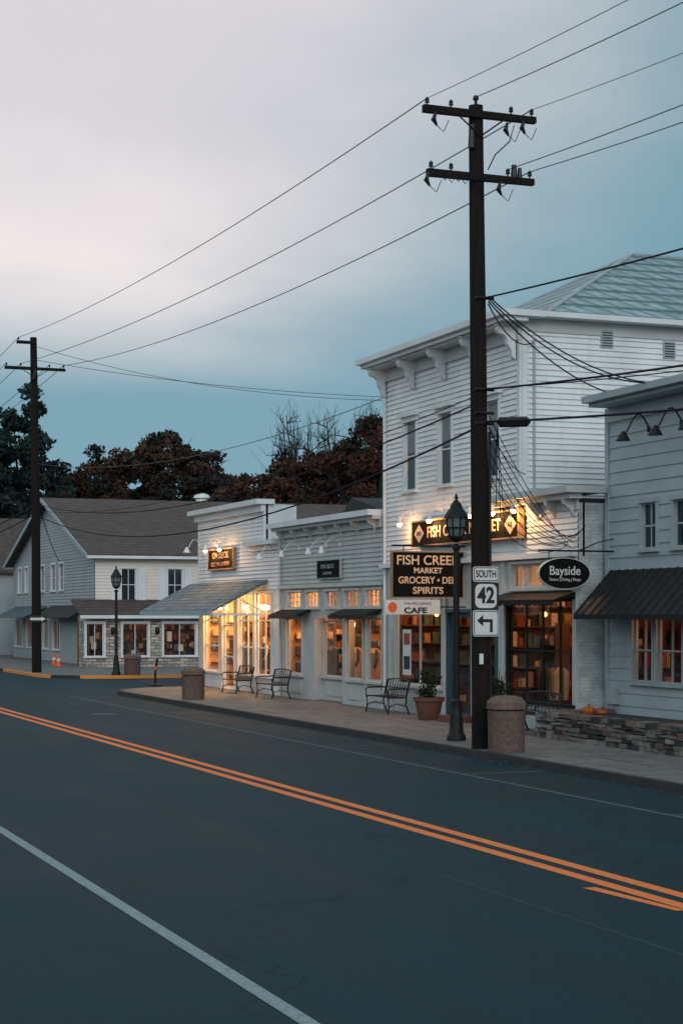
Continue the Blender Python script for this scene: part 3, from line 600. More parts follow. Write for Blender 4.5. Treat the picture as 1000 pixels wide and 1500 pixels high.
for (ax,c0,c1) in (('X',24,33.4),('Y',17.6,18.95)):
    z=.1
    while z<.62:
        h=R.uniform(.07,.13); u=c0
        while u<c1:
            w=min(R.uniform(.15,.45),c1-u); j=R.uniform(0,.06); m=R.choice([M['stone2'],M['stone2'],M['aggregate'],M['kerb'],M['concrete']]); v=[]
            for dz in (0,1):
                for b_ in (0,1):
                    for a_ in (0,1):
                        jj=lambda:R.uniform(-.016,.016)
                        if ax=='X': v.append((xw0-j+a_*(.35+j)+jj(),u+.008+b_*(w-.016)+jj(),z+.006+dz*(h-.012)+jj()))
                        else: v.append((u+.008+a_*(w-.016)+jj(),33.1+b_*(.3+j)+jj(),z+.006+dz*(h-.012)+jj()))
            g.hexa('stones_'+m.name,m,v); u+=w
        z+=h
g.box('cap_core',M['kerb'],xw0+.05,18.95,24,33.3,.1,.6)
g.done()
for px,py,z,r in ((18.2,32.9,.68,.09),(18.35,32.6,.66,.06)):
    g=G('pumpkin')
    for k in range(8):
        t=k*math.pi/4; g.ball('rib',M['orange'],(px+r*.7*math.cos(t),py+r*.7*math.sin(t),z),r,8,1.05)
    g.tube('stem',M['bark'],[(px,py,z+r),(px+.02,py,z+r+.06)],.015,5); g.done()

# ------------------------------------------------------------------ left house
g=G('gabled_shop_house')
hx0,hx1,hy0,hy1=20.2,38,86.5,108; ev,rg=5.7,8.95; ym=(hy0+hy1)/2
ops=[(XX(a,hy0),XX(b,hy0),ZZ(880,22,hy0),ZZ(833,22,hy0)) for a,b in ((178,199),(246,267))]
g.wall('side_siding',M['cream'],'Y',hy0,hx0,hx1,2.6,ev,ops,pitch=.16)
for o in ops:
    g.window('Y',hy0,*o,nu=2,nz=2,t=.09)
    for s0_,s1_ in ((o[0]-.5,o[0]-.12),(o[1]+.12,o[1]+.5)): g.box('shutter',M['trim'],s0_,s1_,hy0-.07,hy0,o[2],o[3])
yw=[(YY(b,hx0),YY(a,hx0)) for a,b in ((88,94),(76,82),(60,66),(38,42),(28,32))]
dn_=[(YY(b,hx0),YY(a,hx0),.8,2.4) for a,b in ((64,72),(78,88),(40,54),(24,34))]
ops=[(a,b,4.0,5.4) for a,b in yw]
g.wall('front_siding',M['bluegray'],'X',hx0,hy0,hy1,ZS,ev,ops+dn_,pitch=.16)
for o in ops: g.window('X',hx0,*o,nu=1,nz=2,t=.12)
for o in dn_: g.window('X',hx0,*o,nu=2,nz=1,t=.12,glass='glass')
k=int((rg-ev)/.16)
for i in range(k):
    za=ev+(rg-ev)*i/k; zb=ev+(rg-ev)*(i+1)/k; ha=(hy1-hy0)/2*(1-i/k); hb=(hy1-hy0)/2*(1-(i+1)/k)
    g.poly('gable_siding',M['bluegray'],[(hx0-.025,ym-ha,za),(hx0-.025,ym+ha,za),(hx0,ym+hb,zb),(hx0,ym-hb,zb)]); g.poly('gable_siding',M['bluegray'],[(hx0-.025,ym-ha,za),(hx0-.025,ym+ha,za),(hx0,ym+ha,za),(hx0,ym-ha,za)])
for sgn in (-1,1):
    ye=ym+sgn*((hy1-hy0)/2+.5); zE=ev-.15
    v=[(hx0-.5,ye,zE),(hx1+.5,ye,zE),(hx0-.5,ym,rg+.05),(hx1+.5,ym,rg+.05)]
    g.hexa('roof_slope',M['brownroof'],v+[(a,b,c+.14) for a,b,c in v])
    g.hexa('barge_board',M['trimgray'],[(hx0-.56,ye,zE-.08),(hx0-.5,ye,zE-.08),(hx0-.56,ym,rg-.05),(hx0-.5,ym,rg-.05),(hx0-.56,ye,zE+.12),(hx0-.5,ye,zE+.12),(hx0-.56,ym,rg+.17),(hx0-.5,ym,rg+.17)])
    g.box('gutter',M['trim'],hx0-.5,hx1+.5,ye-.06,ye+.02,zE-.08,zE+.06)
g.box('back_walls',M['cream'],hx0,hx1,hy1-.1,hy1,ZS,ev); g.box('back_walls',M['cream'],hx1-.1,hx1,hy0,hy1-.1,ZS,ev)
g.lathe('roof_vent',M['trim'],29,ym+.4,[(.35,rg),(.35,rg+.35),(.5,rg+.4),(.4,rg+.6),(.01,rg+.7)],12)
sx0,sy=19.4,85.0
sw=[(XX(a,sy),XX(b,sy),.65,2.25) for a,b in ((127,152),(180,217),(240,287))]
g.wall('stone_wall',M['stone'],'Y',sy,sx0,hx1,ZS,2.7,sw,siding=False)
R=random.Random(8)
for o in sw: g.window('Y',sy,*o,nu=2,nz=1,t=.1,rec=.1,glass='glass')
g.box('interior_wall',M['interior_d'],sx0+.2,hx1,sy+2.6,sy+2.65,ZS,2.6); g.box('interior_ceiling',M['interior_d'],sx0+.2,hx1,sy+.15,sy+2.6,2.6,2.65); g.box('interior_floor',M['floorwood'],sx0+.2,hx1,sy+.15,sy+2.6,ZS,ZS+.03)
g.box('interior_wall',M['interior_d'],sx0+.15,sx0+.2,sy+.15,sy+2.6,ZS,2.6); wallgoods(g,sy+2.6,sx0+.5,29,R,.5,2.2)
for x in (20.4,23,26.2):
    g.light('ceiling_light',(x,sy+1.2,2.4),17,col=(1,.46,.2)); g.ball('pendant_bulb',M['bulbdim'],(x+.3,sy+.7,2.0),.08)
for i in range(120):
    m=R.choice(goods+[goods[5],goods[6],goods[2]]*2); x=R.uniform(sx0+.4,29); y=sy+R.uniform(.3,1.6); z=R.uniform(.4,1.6); w=R.uniform(.08,.28); g.box('window_display_'+m.name,m,x,x+w,y,y+.2,z,z+R.uniform(.12,.5))
g.wall('stone_front',M['stone'],'X',sx0,sy,hy0,ZS,2.7,siding=False)
g.box('front_room_wall',M['interior_d'],hx0+2,hx0+2.05,88,hy1-.2,ZS,3); g.light('ceiling_light',(hx0+1,93,2.6),25,col=(1,.36,.11)); g.light('ceiling_light',(hx0+1,101,2.6),25,col=(1,.36,.11))
g.hexa('skirt_roof',M['brownroof'],[(sx0-.4,sy-.5,2.55),(hx1,sy-.5,2.55),(sx0-.4,hy0,3.35),(hx1,hy0,3.35),(sx0-.4,sy-.5,2.65),(hx1,sy-.5,2.65),(sx0-.4,hy0,3.45),(hx1,hy0,3.45)])
g.box('skirt_fascia',M['trim'],sx0-.4,hx1,sy-.54,sy-.5,2.5,2.66)
for x in (XX(165,sy),XX(230,sy)): g.ball('wall_lantern',M['black'],(x,sy-.12,1.9),.12,8,1.6)
for y0,y1,mm,o in ((88,97,'awning',1),(98,107,'teal',1.4)): g.hexa('front_awning_'+mm,M[mm],[(hx0-o,y0,2.5),(hx0-.03,y0,3.1),(hx0-o,y1,2.5),(hx0-.03,y1,3.1),(hx0-o,y0,2.54),(hx0-.03,y0,3.16),(hx0-o,y1,2.54),(hx0-.03,y1,3.16)])
g.done()
g=G('corner_shop_house')
x0,x1,y0,y1=18.2,25,112,126; e_,r_=5.5,9.0; ym=(y0+y1)/2
g.wall('front_siding',M['bluegray'],'X',x0,y0,y1,ZS,e_,[(113,115,1,2.6),(116,118,1,2.6)],pitch=.16); g.window('X',x0,113,115,1,2.6); g.window('X',x0,116,118,1,2.6)
g.wall('side_siding',M['bluegray'],'Y',y0,x0,x1,ZS,e_,pitch=.16); g.box('back_walls',M['bluegray'],x1-.1,x1,y0,y1,ZS,e_)
for sgn in (-1,1):
    ye=ym+sgn*((y1-y0)/2+.5); v=[(x0-.5,ye,e_-.2),(x1,ye,e_-.2),(x0-.5,ym,r_),(x1,ym,r_)]; g.hexa('roof_slope',M['brownroof'],v+[(a,b,c+.14) for a,b,c in v])
g.poly('gable',M['bluegray'],[(x0,y0,e_),(x0,y1,e_),(x0,ym,r_)]); g.poly('gable_back',M['bluegray'],[(x1,y0,e_),(x1,y1,e_),(x1,ym,r_)])
g.box('porch_roof',M['darkroof'],x0-1.6,x0,108.5,122,2.9,3.1)
for y in (109,113,117,121): g.box('porch_post',M['trim'],x0-1.55,x0-1.4,y,y+.15,.1,2.9)
g.done()

# ------------------------------------------------------------------ street furniture
def street_lamp(X,Y,h):
    g=G('street_lamp'); z=ZS; k=h/5.1
    g.lathe('base',M['black'],X,Y,[(.2,z),(.2,z+.1),(.17,z+.14),(.15,z+.2),(.13,z+.5),(.11,z+.62),(.085,z+.75),(.1,z+.8),(.07,z+.86)],12)
    g.lathe('post',M['black'],X,Y,[(.07,z+.86),(.072,z+1.5),(.06,z+3.9*k),(.09,z+3.92*k),(.09,z+3.98*k),(.05,z+4.02*k)],12)
    zl=z+4.05*k
    g.lathe('lantern_cup',M['black'],X,Y,[(.04,zl),(.13,zl+.06),(.16,zl+.1),(.16,zl+.13)],12)
    g.lathe('lantern_glass',M['lampglass'],X,Y,[(.13,zl+.13),(.195,zl+.3),(.2,zl+.5)],8)
    for i in range(8):
        t=i*math.pi/4; g.tube('lantern_cage',M['black'],[(X+.14*math.cos(t),Y+.14*math.sin(t),zl+.12),(X+.2*math.cos(t),Y+.2*math.sin(t),zl+.3),(X+.21*math.cos(t),Y+.21*math.sin(t),zl+.5)],.016,5)
    g.lathe('lantern_band',M['black'],X,Y,[(.205,zl+.28),(.21,zl+.31)],12)
    g.lathe('lantern_roof',M['black'],X,Y,[(.26,zl+.5),(.25,zl+.54),(.17,zl+.66),(.13,zl+.7),(.12,zl+.76),(.06,zl+.84),(.025,zl+.88),(.04,zl+.92),(.01,zl+1.0)],12)
    g.done()
street_lamp(15.2,33.0,5.1); street_lamp(18.1,73.6,4.6); street_lamp(17.2,112,4.8)
def bench(X,Y):
    g=G('park_bench'); z=ZS; L=.75; m=M['black']
    for i in range(6):
        x=X-.22+i*.085; g.box('seat_slat',m,x,x+.055,Y-L,Y+L,z+.43,z+.455)
    for i in range(9):
        y=Y-L+.08+i*(2*L-.16)/8; g.tube('back_bar',m,[(X+.27,y,z+.47),(X+.36,y,z+.86)],.012,5)
    g.tube('back_rail',m,[(X+.36,Y-L,z+.86),(X+.37,Y-L*.5,z+.89),(X+.37,Y,z+.9),(X+.37,Y+L*.5,z+.89),(X+.36,Y+L,z+.86)],.022,6)
    g.tube('back_rail',m,[(X+.27,Y-L,z+.48),(X+.27,Y+L,z+.48)],.018,6); g.tube('back_rail',m,[(X+.32,Y-L,z+.67),(X+.32,Y+L,z+.67)],.014,6)
    for s in (-1,1):
        y=Y+s*L
        g.tube('frame',m,[(X-.26,y,z),(X-.22,y,z+.2),(X-.24,y,z+.43),(X-.27,y,z+.6),(X-.2,y,z+.66),(X+.3,y,z+.66)],.022,6)
        g.tube('frame',m,[(X+.34,y,z),(X+.24,y,z+.25),(X+.27,y,z+.48),(X+.36,y,z+.87)],.022,6)
        g.tube('frame',m,[(X-.24,y,z+.43),(X+.27,y,z+.43)],.018,6); g.tube('frame',m,[(X-.22,y,z+.2),(X,y,z+.28),(X+.24,y,z+.22)],.014,6)
    g.done()
for x,y in ((17.7,55.6),(17.6,51.7),(17.7,42.8),(17.6,34.4)): bench(x,y)
def trash(X,Y,n=24,h=1.0,r=.33):
    g=G('trash_bin'); z=ZS; ro=math.pi/8 if n==8 else 0
    g.lathe('body',M['aggregate'],X,Y,[(r*.9,z),(r*.95,z+.04),(r*.97,z+h*.72),(r*1.0,z+h*.74)],n,rot=ro)
    g.lathe('gap_ring',M['black'],X,Y,[(r*.9,z+h*.74),(r*.9,z+h*.77)],n,rot=ro)
    g.lathe('lid',M['aggregate'],X,Y,[(r*1.03,z+h*.77),(r*1.03,z+h*.88),(r*.8,z+h*.97),(r*.45,z+h),(r*.4,z+h*.96)],n,rot=ro); g.done()
trash(14.8,29.9,24,1.06,.36); trash(15.15,51.9,8,.98,.36); trash(18.8,73.6,24,.9,.36)
for X,Y,sc in ((17.55,39.7,1.0),(17.9,36.6,.85)):
    g=G('planter_pot')
    g.lathe('pot',M['pot'],X,Y,[(.22*sc,ZS),(.26*sc,ZS+.05),(.34*sc,ZS+.45*sc),(.39*sc,ZS+.47*sc),(.39*sc,ZS+.56*sc),(.34*sc,ZS+.56*sc),(.33*sc,ZS+.5*sc)],20)
    rs=np.random.RandomState(1); leaves(g,'foliage',LM['plant'][0],[(X+rs.uniform(-.2,.2),Y+rs.uniform(-.2,.2),ZS+.62*sc+rs.uniform(0,.55)) for _ in range(14)],.16,40,.04,rs)
    for i in range(14): g.tube('stem',LM['plant'][1],[(X,Y,ZS+.5*sc),(X+rs.uniform(-.3,.3),Y+rs.uniform(-.3,.3),ZS+rs.uniform(.8,1.4))],.008,4)
    g.done()
g=G('wooden_step_box'); g.box('slats',M['pot'],17.5,18.1,38.2,39.2,ZS,ZS+.05); g.box('slats',M['pot'],17.55,18.05,38.25,39.15,ZS+.052,ZS+.16); g.done()
g=G('flower_tub'); X,Y=17.2,104
g.lathe('tub',M['pot'],X,Y,[(.5,ZS),(.7,ZS+.5),(.75,ZS+.55),(.6,ZS+.5)],16); leaves(g,'flowers',LM['flower'][0],[(X+rs.uniform(-.7,.7),Y+rs.uniform(-.7,.7),ZS+.8+rs.uniform(0,.5)) for _ in range(16)],.3,50,.08,rs); leaves(g,'greenery',LM['flower'][1],[(X+rs.uniform(-.5,.5),Y+rs.uniform(-.5,.5),ZS+.6+rs.uniform(0,.3)) for _ in range(16)],.3,40,.08,rs); g.done()
for X,Y in ((18.6,87.5),(18.9,90)):
    g=G('traffic_cone'); g.box('foot',M['cone'],X-.18,X+.18,Y-.18,Y+.18,ZS+.005,ZS+.04); g.lathe('cone',M['cone'],X,Y,[(.14,ZS+.04),(.09,ZS+.28),(.08,ZS+.3),(.03,ZS+.62)],14); g.lathe('band',M['signwhite'],X,Y,[(.1,ZS+.26),(.078,ZS+.38)],14); g.done()
g=G('road_delineator'); X,Y=17.5,65.0
g.lathe('foot',M['black'],X,Y,[(.26,0.001),(.26,.05),(.08,.1)],12); g.tube('stick',M['black'],[(X,Y,.05),(X-.02,Y,.5),(X+.08,Y,1.05)],.045,8); g.tube('band',M['cone'],[(X+.004,Y,.6),(X+.03,Y,.75)],.052,8); g.done()

def mannequin(X,Y,mi,zb=.4):
    e=bpy.data.objects.new('mannequin',None); bpy.context.collection.objects.link(e)
    J=[((0,0,.95),.14),((0,0,1.12),.125),((0,0,1.38),.15),((0,0,1.5),.06),((0,0,1.62),.09),((0,0,1.72),.075),
       ((0,-.2,1.40),.06),((-.03,-.27,1.14),.045),((-.1,-.24,.92),.035),((0,.2,1.40),.06),((.03,.27,1.14),.045),((-.05,.26,.9),.035),
       ((0,-.1,.85),.1),((-.02,-.11,.48),.065),((0,-.12,.06),.045),((0,.1,.85),.1),((.02,.11,.48),.065),((0,.12,.06),.045)]
    E=[(0,1),(1,2),(2,3),(3,4),(4,5),(2,6),(6,7),(7,8),(2,9),(9,10),(10,11),(0,12),(12,13),(13,14),(0,15),(15,16),(16,17)]
    me=bpy.data.meshes.new('body'); me.from_pydata([(X+p[0],Y+p[1],zb+p[2]) for p,_ in J],E,[]); me.materials.append(goods[mi])
    o=bpy.data.objects.new('body',me); bpy.context.collection.objects.link(o); o.parent=e
    o.modifiers.new('skin','SKIN'); sv=me.skin_vertices[0].data
    for i,(p,r) in enumerate(J): sv[i].radius=(r,r)
    sv[0].use_root=True; o.modifiers.new('sub','SUBSURF').levels=1; o.modifiers['sub'].render_levels=1
    g=G('coat'); g.lathe('garment',goods[(mi+3)%7],X,Y,[(.26,zb+.6),(.22,zb+.9),(.19,zb+1.1),(.22,zb+1.36),(.1,zb+1.49)],14); g.e.parent=e; g.done()
    gg=G('display_plinth'); gg.e.parent=e; gg.box('plinth',M['trim'],X-.3,X+.3,Y-.35,Y+.35,ZS,zb+.02); gg.done()
for px,mi,dx in ((432,5,.5),(486,5,.8),(474,2,.9),(548,1,.5),(521,6,.6),(312,1,.6),(388,2,.6),(364,5,.6)): mannequin(FX+dx,YY(px,FX+dx),mi,.25)

# ------------------------------------------------------------------ utility poles and wires
def arm(g,X,Y,z,half,off=0,ins=(-1,-.5,.5,1),brace=True):
    g.hexa('crossarm',M['wood'],[(X-half+off,Y-.2,z-.07),(X+half+off,Y-.2,z-.06),(X-half+off,Y-.08,z-.07),(X+half+off,Y-.08,z-.06),(X-half+off,Y-.2,z+.07),(X+half+off,Y-.2,z+.06),(X-half+off,Y-.08,z+.07),(X+half+off,Y-.08,z+.06)])
    out=[]
    for k in ins:
        x=X+off+k*(half-.08); g.lathe('insulator',M['insul'],x,Y-.14,[(.015,z+.07),(.015,z+.11),(.05,z+.12),(.035,z+.16),(.045,z+.18),(.02,z+.22)],10); out.append((x,Y-.14,z+.2))
    if brace:
        for s in (-1,1): g.tube('arm_brace',M['wood'],[(X+s*half*.42,Y-.2,z-.06),(X,Y-.18,z-.42)],.016,5)
    return out
g=G('utility_pole'); PX,PY=14.74,30.85
g.tube('post',M['wood'],[(PX,PY,0),(PX-.03,PY,4),(PX-.07,PY,8),(PX-.12,PY,12.45)],[.19,.175,.16,.14],14)
A1=arm(g,PX-.1,PY,12.25,1.18,ins=(-1,-.55,.6,1)); A2=arm(g,PX-.08,PY,11.05,1.12,ins=(-1,-.6,.55,1),brace=False)
g.tube('pole_top_pin',M['black'],[(PX-.12,PY,12.4),(PX-.12,PY,12.58)],.03,6); g.ball('pole_top_insulator',M['insul'],(PX-.12,PY,12.6),.06)
for dx,zz in ((-1.05,12.0),(.8,12.02),(.45,11.95),(-1.2,10.85),(.3,10.8)):
    g.tube('fuse_cutout',M['insul'],[(PX+dx,PY-.2,zz+.18),(PX+dx-.08,PY-.28,zz+.02),(PX+dx,PY-.26,zz-.08)],[.025,.05,.02],6)
    g.tube('fuse_lead',M['wire'],[(PX+dx,PY-.26,zz-.08),(PX+dx+.12,PY-.3,zz-.2),(PX+dx+.25,PY-.25,zz+.05)],.009,4)
for i in range(6):
    x=PX-.95+i*.14; g.tube('jumper_wire',M['wire'],[(x,PY-.2,11.0),(x+.03,PY-.35,10.88-.04*(i%2)),(x+.14,PY-.25,10.98)],.01,4)
g.tube('jumper_wire',M['wire'],[(PX+.6,PY-.2,12.1),(PX+.45,PY-.3,11.75),(PX+.2,PY-.2,11.5),(PX+.05,PY-.18,11.2)],.012,4)
g.tube('line_fuse',M['insul'],[(PX-.27,PY-.12,11.6),(PX-.25,PY-.12,12.05)],[.07,.06],8)
g.tube('line_fuse',M['insul'],[(PX+.62,PY-.15,11.1),(PX+.62,PY-.15,11.35)],[.07,.05],8); g.tube('line_fuse',M['insul'],[(PX+.74,PY-.15,11.1),(PX+.74,PY-.15,11.3)],[.05,.04],8)
for z in (8.75,7.0,6.55,6.35): g.tube('cable_clamp',M['black'],[(PX-.2,PY-.16,z),(PX+.18,PY-.16,z)],.035,6)
g.tube('splice_case',M['black'],[(PX+.2,PY-.3,6.37),(PX+.24,PY-.3,6.37),(PX+.72,PY-.5,6.38),(PX+.78,PY-.5,6.38)],[.04,.1,.1,.04],8)
g.tube('conduit',M['black'],[(PX+.15,PY-.1,.1),(PX+.12,PY-.1,6.2)],.03,6)
g.done()
g=G('utility_pole'); QX,QY=15.7,78.5
g.tube('post',M['wood'],[(QX,QY,0),(QX-.05,QY,8),(QX-.15,QY,15.0)],[.22,.19,.15],12)
B1=arm(g,QX-.1,QY,13.6,1.35,ins=(-1,-.5,.5,1)); B2=arm(g,QX-.5,QY,14.75,.42,ins=(-1,),brace=False)
g.tube('fuse_cutout',M['insul'],[(QX-.1,QY-.2,13.5),(QX-.2,QY-.3,13.1)],[.08,.05],6)
g.done()
g=G('utility_pole'); RX,RY=14.4,-18
g.tube('post',M['wood'],[(RX,RY,0),(RX,RY,12.6)],[.17,.12],12)
Rr=arm(g,RX,RY,12.25,1.18,ins=(-1,-.55,.6,1)); R2=arm(g,RX,RY,11.1,1.12,ins=(-1,-.6,.55,1)); g.done()
W=G('overhead_wires')
def wire(a,b,sag,r=.013,mat='wire',n=22,part='wire'):
    a=Vector(a);b=Vector(b); pts=[]
    for i in range(n+1):
        t=i/n; p=a.lerp(b,t); p.z-=4*sag*t*(1-t); pts.append(p)
    W.tube(part,M[mat],pts,r,5)
top=(PX-.12,PY,12.62); T_='thin_wire'
wire(A1[0],B2[0],.45,.011); wire(A1[3],B1[1],.55,.012); wire(A2[3],B1[3],.6,.012)
for a,b,s,th in ((A1[0],Rr[0],1.1,1),(top,(RX,RY,12.9),1.2,0),(A1[3],Rr[3],1.3,1),(A2[2],R2[2],1.0,0),(A2[3],R2[3],1.2,0)): wire(a,b,s,.009 if th==0 else .007,'wire' if th==0 else 'wirethin',n=40,part='wire' if th==0 else T_)
wire((PX,PY-.16,8.75),(RX,RY,8.9),.9,.018,n=40)
wire((PX,PY-.16,7.0),(RX,RY,7.0),.95,.02,n=40); wire((PX,PY-.16,7.02),(RX,RY,6.85),1.1,.01,n=40); wire((PX,PY-.3,6.37),(RX,RY,6.2),1.0,.022,n=40)
wire((PX,PY-.16,6.8),(QX,QY,7.6),1.1,.018); wire((PX,PY-.3,6.37),(QX,QY,7.1),1.5,.022); wire((PX,PY-.16,6.95),(QX,QY,7.3),.8,.01)
for a in B1+B2: wire(a,(a[0]-1.2,135,a[2]-.5),1,.013)
for z in (7.6,7.2): wire((QX,QY,z),(14.6,135,z),1,.025)
wire((QX,QY,9.4),(FX,44.6,8.6),.8,.012,'wirethin',part=T_); wire((QX,QY,14.0),(34,60,11.0),.6,.012,'wirethin',part=T_)
wire((QX,QY,14.6),(30,50,10.0),1.2,.011,'wirethin',part=T_); wire((QX,QY,8.0),(20.2,95,5.6),.3,.02); wire((QX,QY,8.2),(5,100,8.4),.3,.02)
for k,(b,s) in enumerate((((18.9,31.2,7.35),.35),((18.9,30.8,7.35),.5),((19.6,33.2,7.3),.4),((18.6,36.2,8.9),.3))): wire((PX+.1,PY-.1,8.8-.05*k),b,s,.015)
for k in range(6): wire((PX+.12,PY-.1,6.5-.22*k),(FX-.03+.05*k,34.0-.05*k,4.15+.1*k),.2+.13*k,.009)
for k in range(4): wire((PX+.2,PY-.3,6.3),(PX+.5+.1*k,PY+.6,5.2-.3*k),.1,.008); wire((PX+.5+.1*k,PY+.6,5.2-.3*k),(FX,34.2,4.2),.1+.05*k,.008)
wire((PX+.1,PY-.1,6.3),(FX,36.2,5.9),.2,.01)
W.done()
g=G('route_traffic_sign'); Y=PY-.26; X=PX-.03
def rr(x0,x1,z0,z1,r,yy):
    P=[]
    for cx_,cz_,a in ((x1-r,z1-r,0),(x0+r,z1-r,90),(x0+r,z0+r,180),(x1-r,z0+r,270)):
        for i in range(6): t=math.radians(a+i*18); P.append((cx_+r*math.cos(t),yy,cz_+r*math.sin(t)))
    return P
zt=ZZ(830,X,Y)
def plate(z0,z1,bg,border):
    g.prism('plate_'+bg.name,bg,rr(X-.27,X+.27,z0,z1,.05,Y),(0,.01,0))
    if border:
        g.prism('border',M['ink'],rr(X-.255,X+.255,z0+.015,z1-.015,.04,Y-.003),(0,.002,0)); g.prism('face',M['signwhite'],rr(X-.24,X+.24,z0+.03,z1-.03,.035,Y-.006),(0,.002,0))
z=zt; plate(z-.29,z,M['signwhite'],True); g.text('south','SOUTH','Y',(X,Y-.008,z-.145),.19,M['ink'],wid=.42,off=.004)
z-=.30; plate(z-.52,z,M['ink'],False)
g.prism('shield',M['signwhite'],rr(X-.225,X+.225,z-.49,z-.03,.11,Y-.004),(0,.002,0)); g.text('number','42','Y',(X,Y-.008,z-.26),.42,M['ink'],wid=.36,off=.012)
z-=.53; plate(z-.5,z,M['signwhite'],True)
zc=z-.5
g.prism('arrow',M['ink'],[(X+.08,Y-.009,zc+.08),(X+.14,Y-.009,zc+.08),(X+.14,Y-.009,zc+.33),(X-.06,Y-.009,zc+.33),(X-.06,Y-.009,zc+.41),(X-.19,Y-.009,zc+.3),(X-.06,Y-.009,zc+.19),(X-.06,Y-.009,zc+.27),(X+.08,Y-.009,zc+.27)],(0,.002,0))
for zz in (zt-.1,zt-.6,zt-1.1): g.box('mount_strap',M['black'],X-.18,X+.18,Y+.011,Y+.08,zz-.02,zz+.02)
g.box('small_notice',M['signwhite'],PX-.14,PX-.06,PY-.215,PY-.195,1.75,1.95)
g.done()
g=G('one_way_sign'); g.box('plate',M['ink'],QX-.4,QX+.4,QY-.26,QY-.24,2.35,2.65); g.prism('arrow',M['signwhite'],[(QX-.35,QY-.265,2.45),(QX+.15,QY-.265,2.45),(QX+.15,QY-.265,2.4),(QX+.36,QY-.265,2.5),(QX+.15,QY-.265,2.6),(QX+.15,QY-.265,2.55),(QX-.35,QY-.265,2.55)],(0,.003,0)); g.box('strap',M['black'],QX-.2,QX+.2,QY-.238,QY-.2,2.48,2.52); g.done()
g=G('window_poster'); ya_,yb_=YY(600,FX),YY(588,FX); g.box('paper',M['signwhite'],FX+.03,FX+.036,ya_,yb_,1.1,2.3); g.box('print_top',goods[0],FX+.025,FX+.03,ya_+.08,yb_-.08,1.9,2.2); g.box('print_bottom',goods[5],FX+.025,FX+.03,ya_+.08,yb_-.08,1.25,1.6); g.done()

# ------------------------------------------------------------------ trees
def tree(name,X,Y,h,cr,cz,mats,seed,nclump=80,per=110,leaf=.2,clr=1.0,bare=False,squash=.8,trunk=.35):
    rs=np.random.RandomState(seed); g=G(name)
    zc=cz+(h-cz)*.45; rz=(h-cz)*.58
    tp=[(X,Y,0),(X+rs.uniform(-.2,.2),Y,h*.2),(X+rs.uniform(-.3,.3),Y,h*.45),(X+rs.uniform(-.4,.4),Y,h*.75)]
    g.tube('trunk',M['bark'],tp,[trunk,trunk*.8,trunk*.6,trunk*.2],8)
    tips=[]
    for i in range(18 if bare else 14):
        th=rs.uniform(0,2*math.pi); ph=rs.uniform(-.35,1.4); k=rs.uniform(.65,1)
        end=Vector((X+cr*k*math.cos(th)*math.cos(ph),Y+cr*k*math.sin(th)*math.cos(ph),zc+rz*k*math.sin(ph)))
        st=Vector(tp[2]).lerp(Vector(tp[3]),rs.uniform(-.6,.8)); mid=st.lerp(end,.5)+Vector((rs.uniform(-.4,.4),rs.uniform(-.4,.4),rs.uniform(-.2,.5)))
        g.tube('limbs',M['bark'],[st,mid,end],[trunk*.35,trunk*.2,.03],5)
        for j in range(7 if bare else 5):
            s2=mid.lerp(end,rs.uniform(-.2,.9)); e2=s2+Vector((rs.normal()*.28*cr,rs.normal()*.28*cr,abs(rs.normal())*.3*cr*squash))
            g.tube('branches',M['bark'],[s2,s2.lerp(e2,.5)+Vector((0,0,.1)),e2],[.05,.03,.012],4); tips.append(tuple(e2)); tips.append(tuple(end))
            if bare:
                for q in range(6):
                    s3=s2.lerp(e2,rs.uniform(.2,1)); e3=s3+Vector((rs.normal()*.35,rs.normal()*.35,abs(rs.normal())*.8+.3)); g.tube('twigs',M['bark'],[s3,e3],[.018,.008],3)
    if per>0:
        cl=[]
        for i in range(nclump):
            if rs.rand()<.35: p=tips[rs.randint(len(tips))]
            else:
                th=rs.uniform(0,2*math.pi); u=rs.uniform(-.75,1); k=rs.uniform(.4,1.0)**.6; q=math.sqrt(max(0,1-u*u))
                p=(X+cr*k*q*math.cos(th),Y+cr*k*q*math.sin(th),zc+rz*k*u)
            cl.append(p)
        for i,m in enumerate(mats):
            sub=cl[i::len(mats)]
            if sub: leaves(g,'leaf_clumps_'+'abc'[i],m,sub,clr,per,leaf,rs,.65)
    g.done()
def at(px,D):
    xc=(px-500)/F*D; return D*S+xc*C, D*C-xc*S
def hz(py,D): return H+(900-py)/F*D
for px,py,D,cr,cz,sd,nc in ((236,638,135,4.9,5,21,170),(295,660,133,3.2,5,27,80),(180,668,132,2.9,5,23,70),(122,658,138,2.9,4,22,75),(330,700,128,2.0,3,24,34),(90,700,128,1.6,2,28,24)):
    X,Y=at(px,D); tree('autumn_tree',X,Y,hz(py,D),cr,cz,LM['brown'],sd,nc,140,.17,.85)
for px,py,D,cr,sd in ((30,595,130,3.4,25),(-40,610,125,4.2,26)):
    X,Y=at(px,D); tree('broadleaf_tree',X,Y,hz(py,D),cr,5,LM['green'],sd,80,130,.2,.95)
for px,py,D,cr,sd in ((515,622,112,2.6,31),(455,645,116,2.6,32),(408,672,112,2.2,33),(556,618,108,2.4,34),(368,702,116,1.7,35)):
    X,Y=at(px,D); tree('maple_tree',X,Y,hz(py,D),cr,3,LM['red'],sd,75,130,.15,.75)
for px,py,D,sd in ((535,580,125,41),(430,608,128,42),(490,598,130,43)):
    X,Y=at(px,D); tree('bare_tree',X,Y,hz(py,D),3.2,6,LM['dark'],sd,0,0,.1,.5,bare=True)
g=G('distant_trees'); rs=np.random.RandomState(9); cc=[]
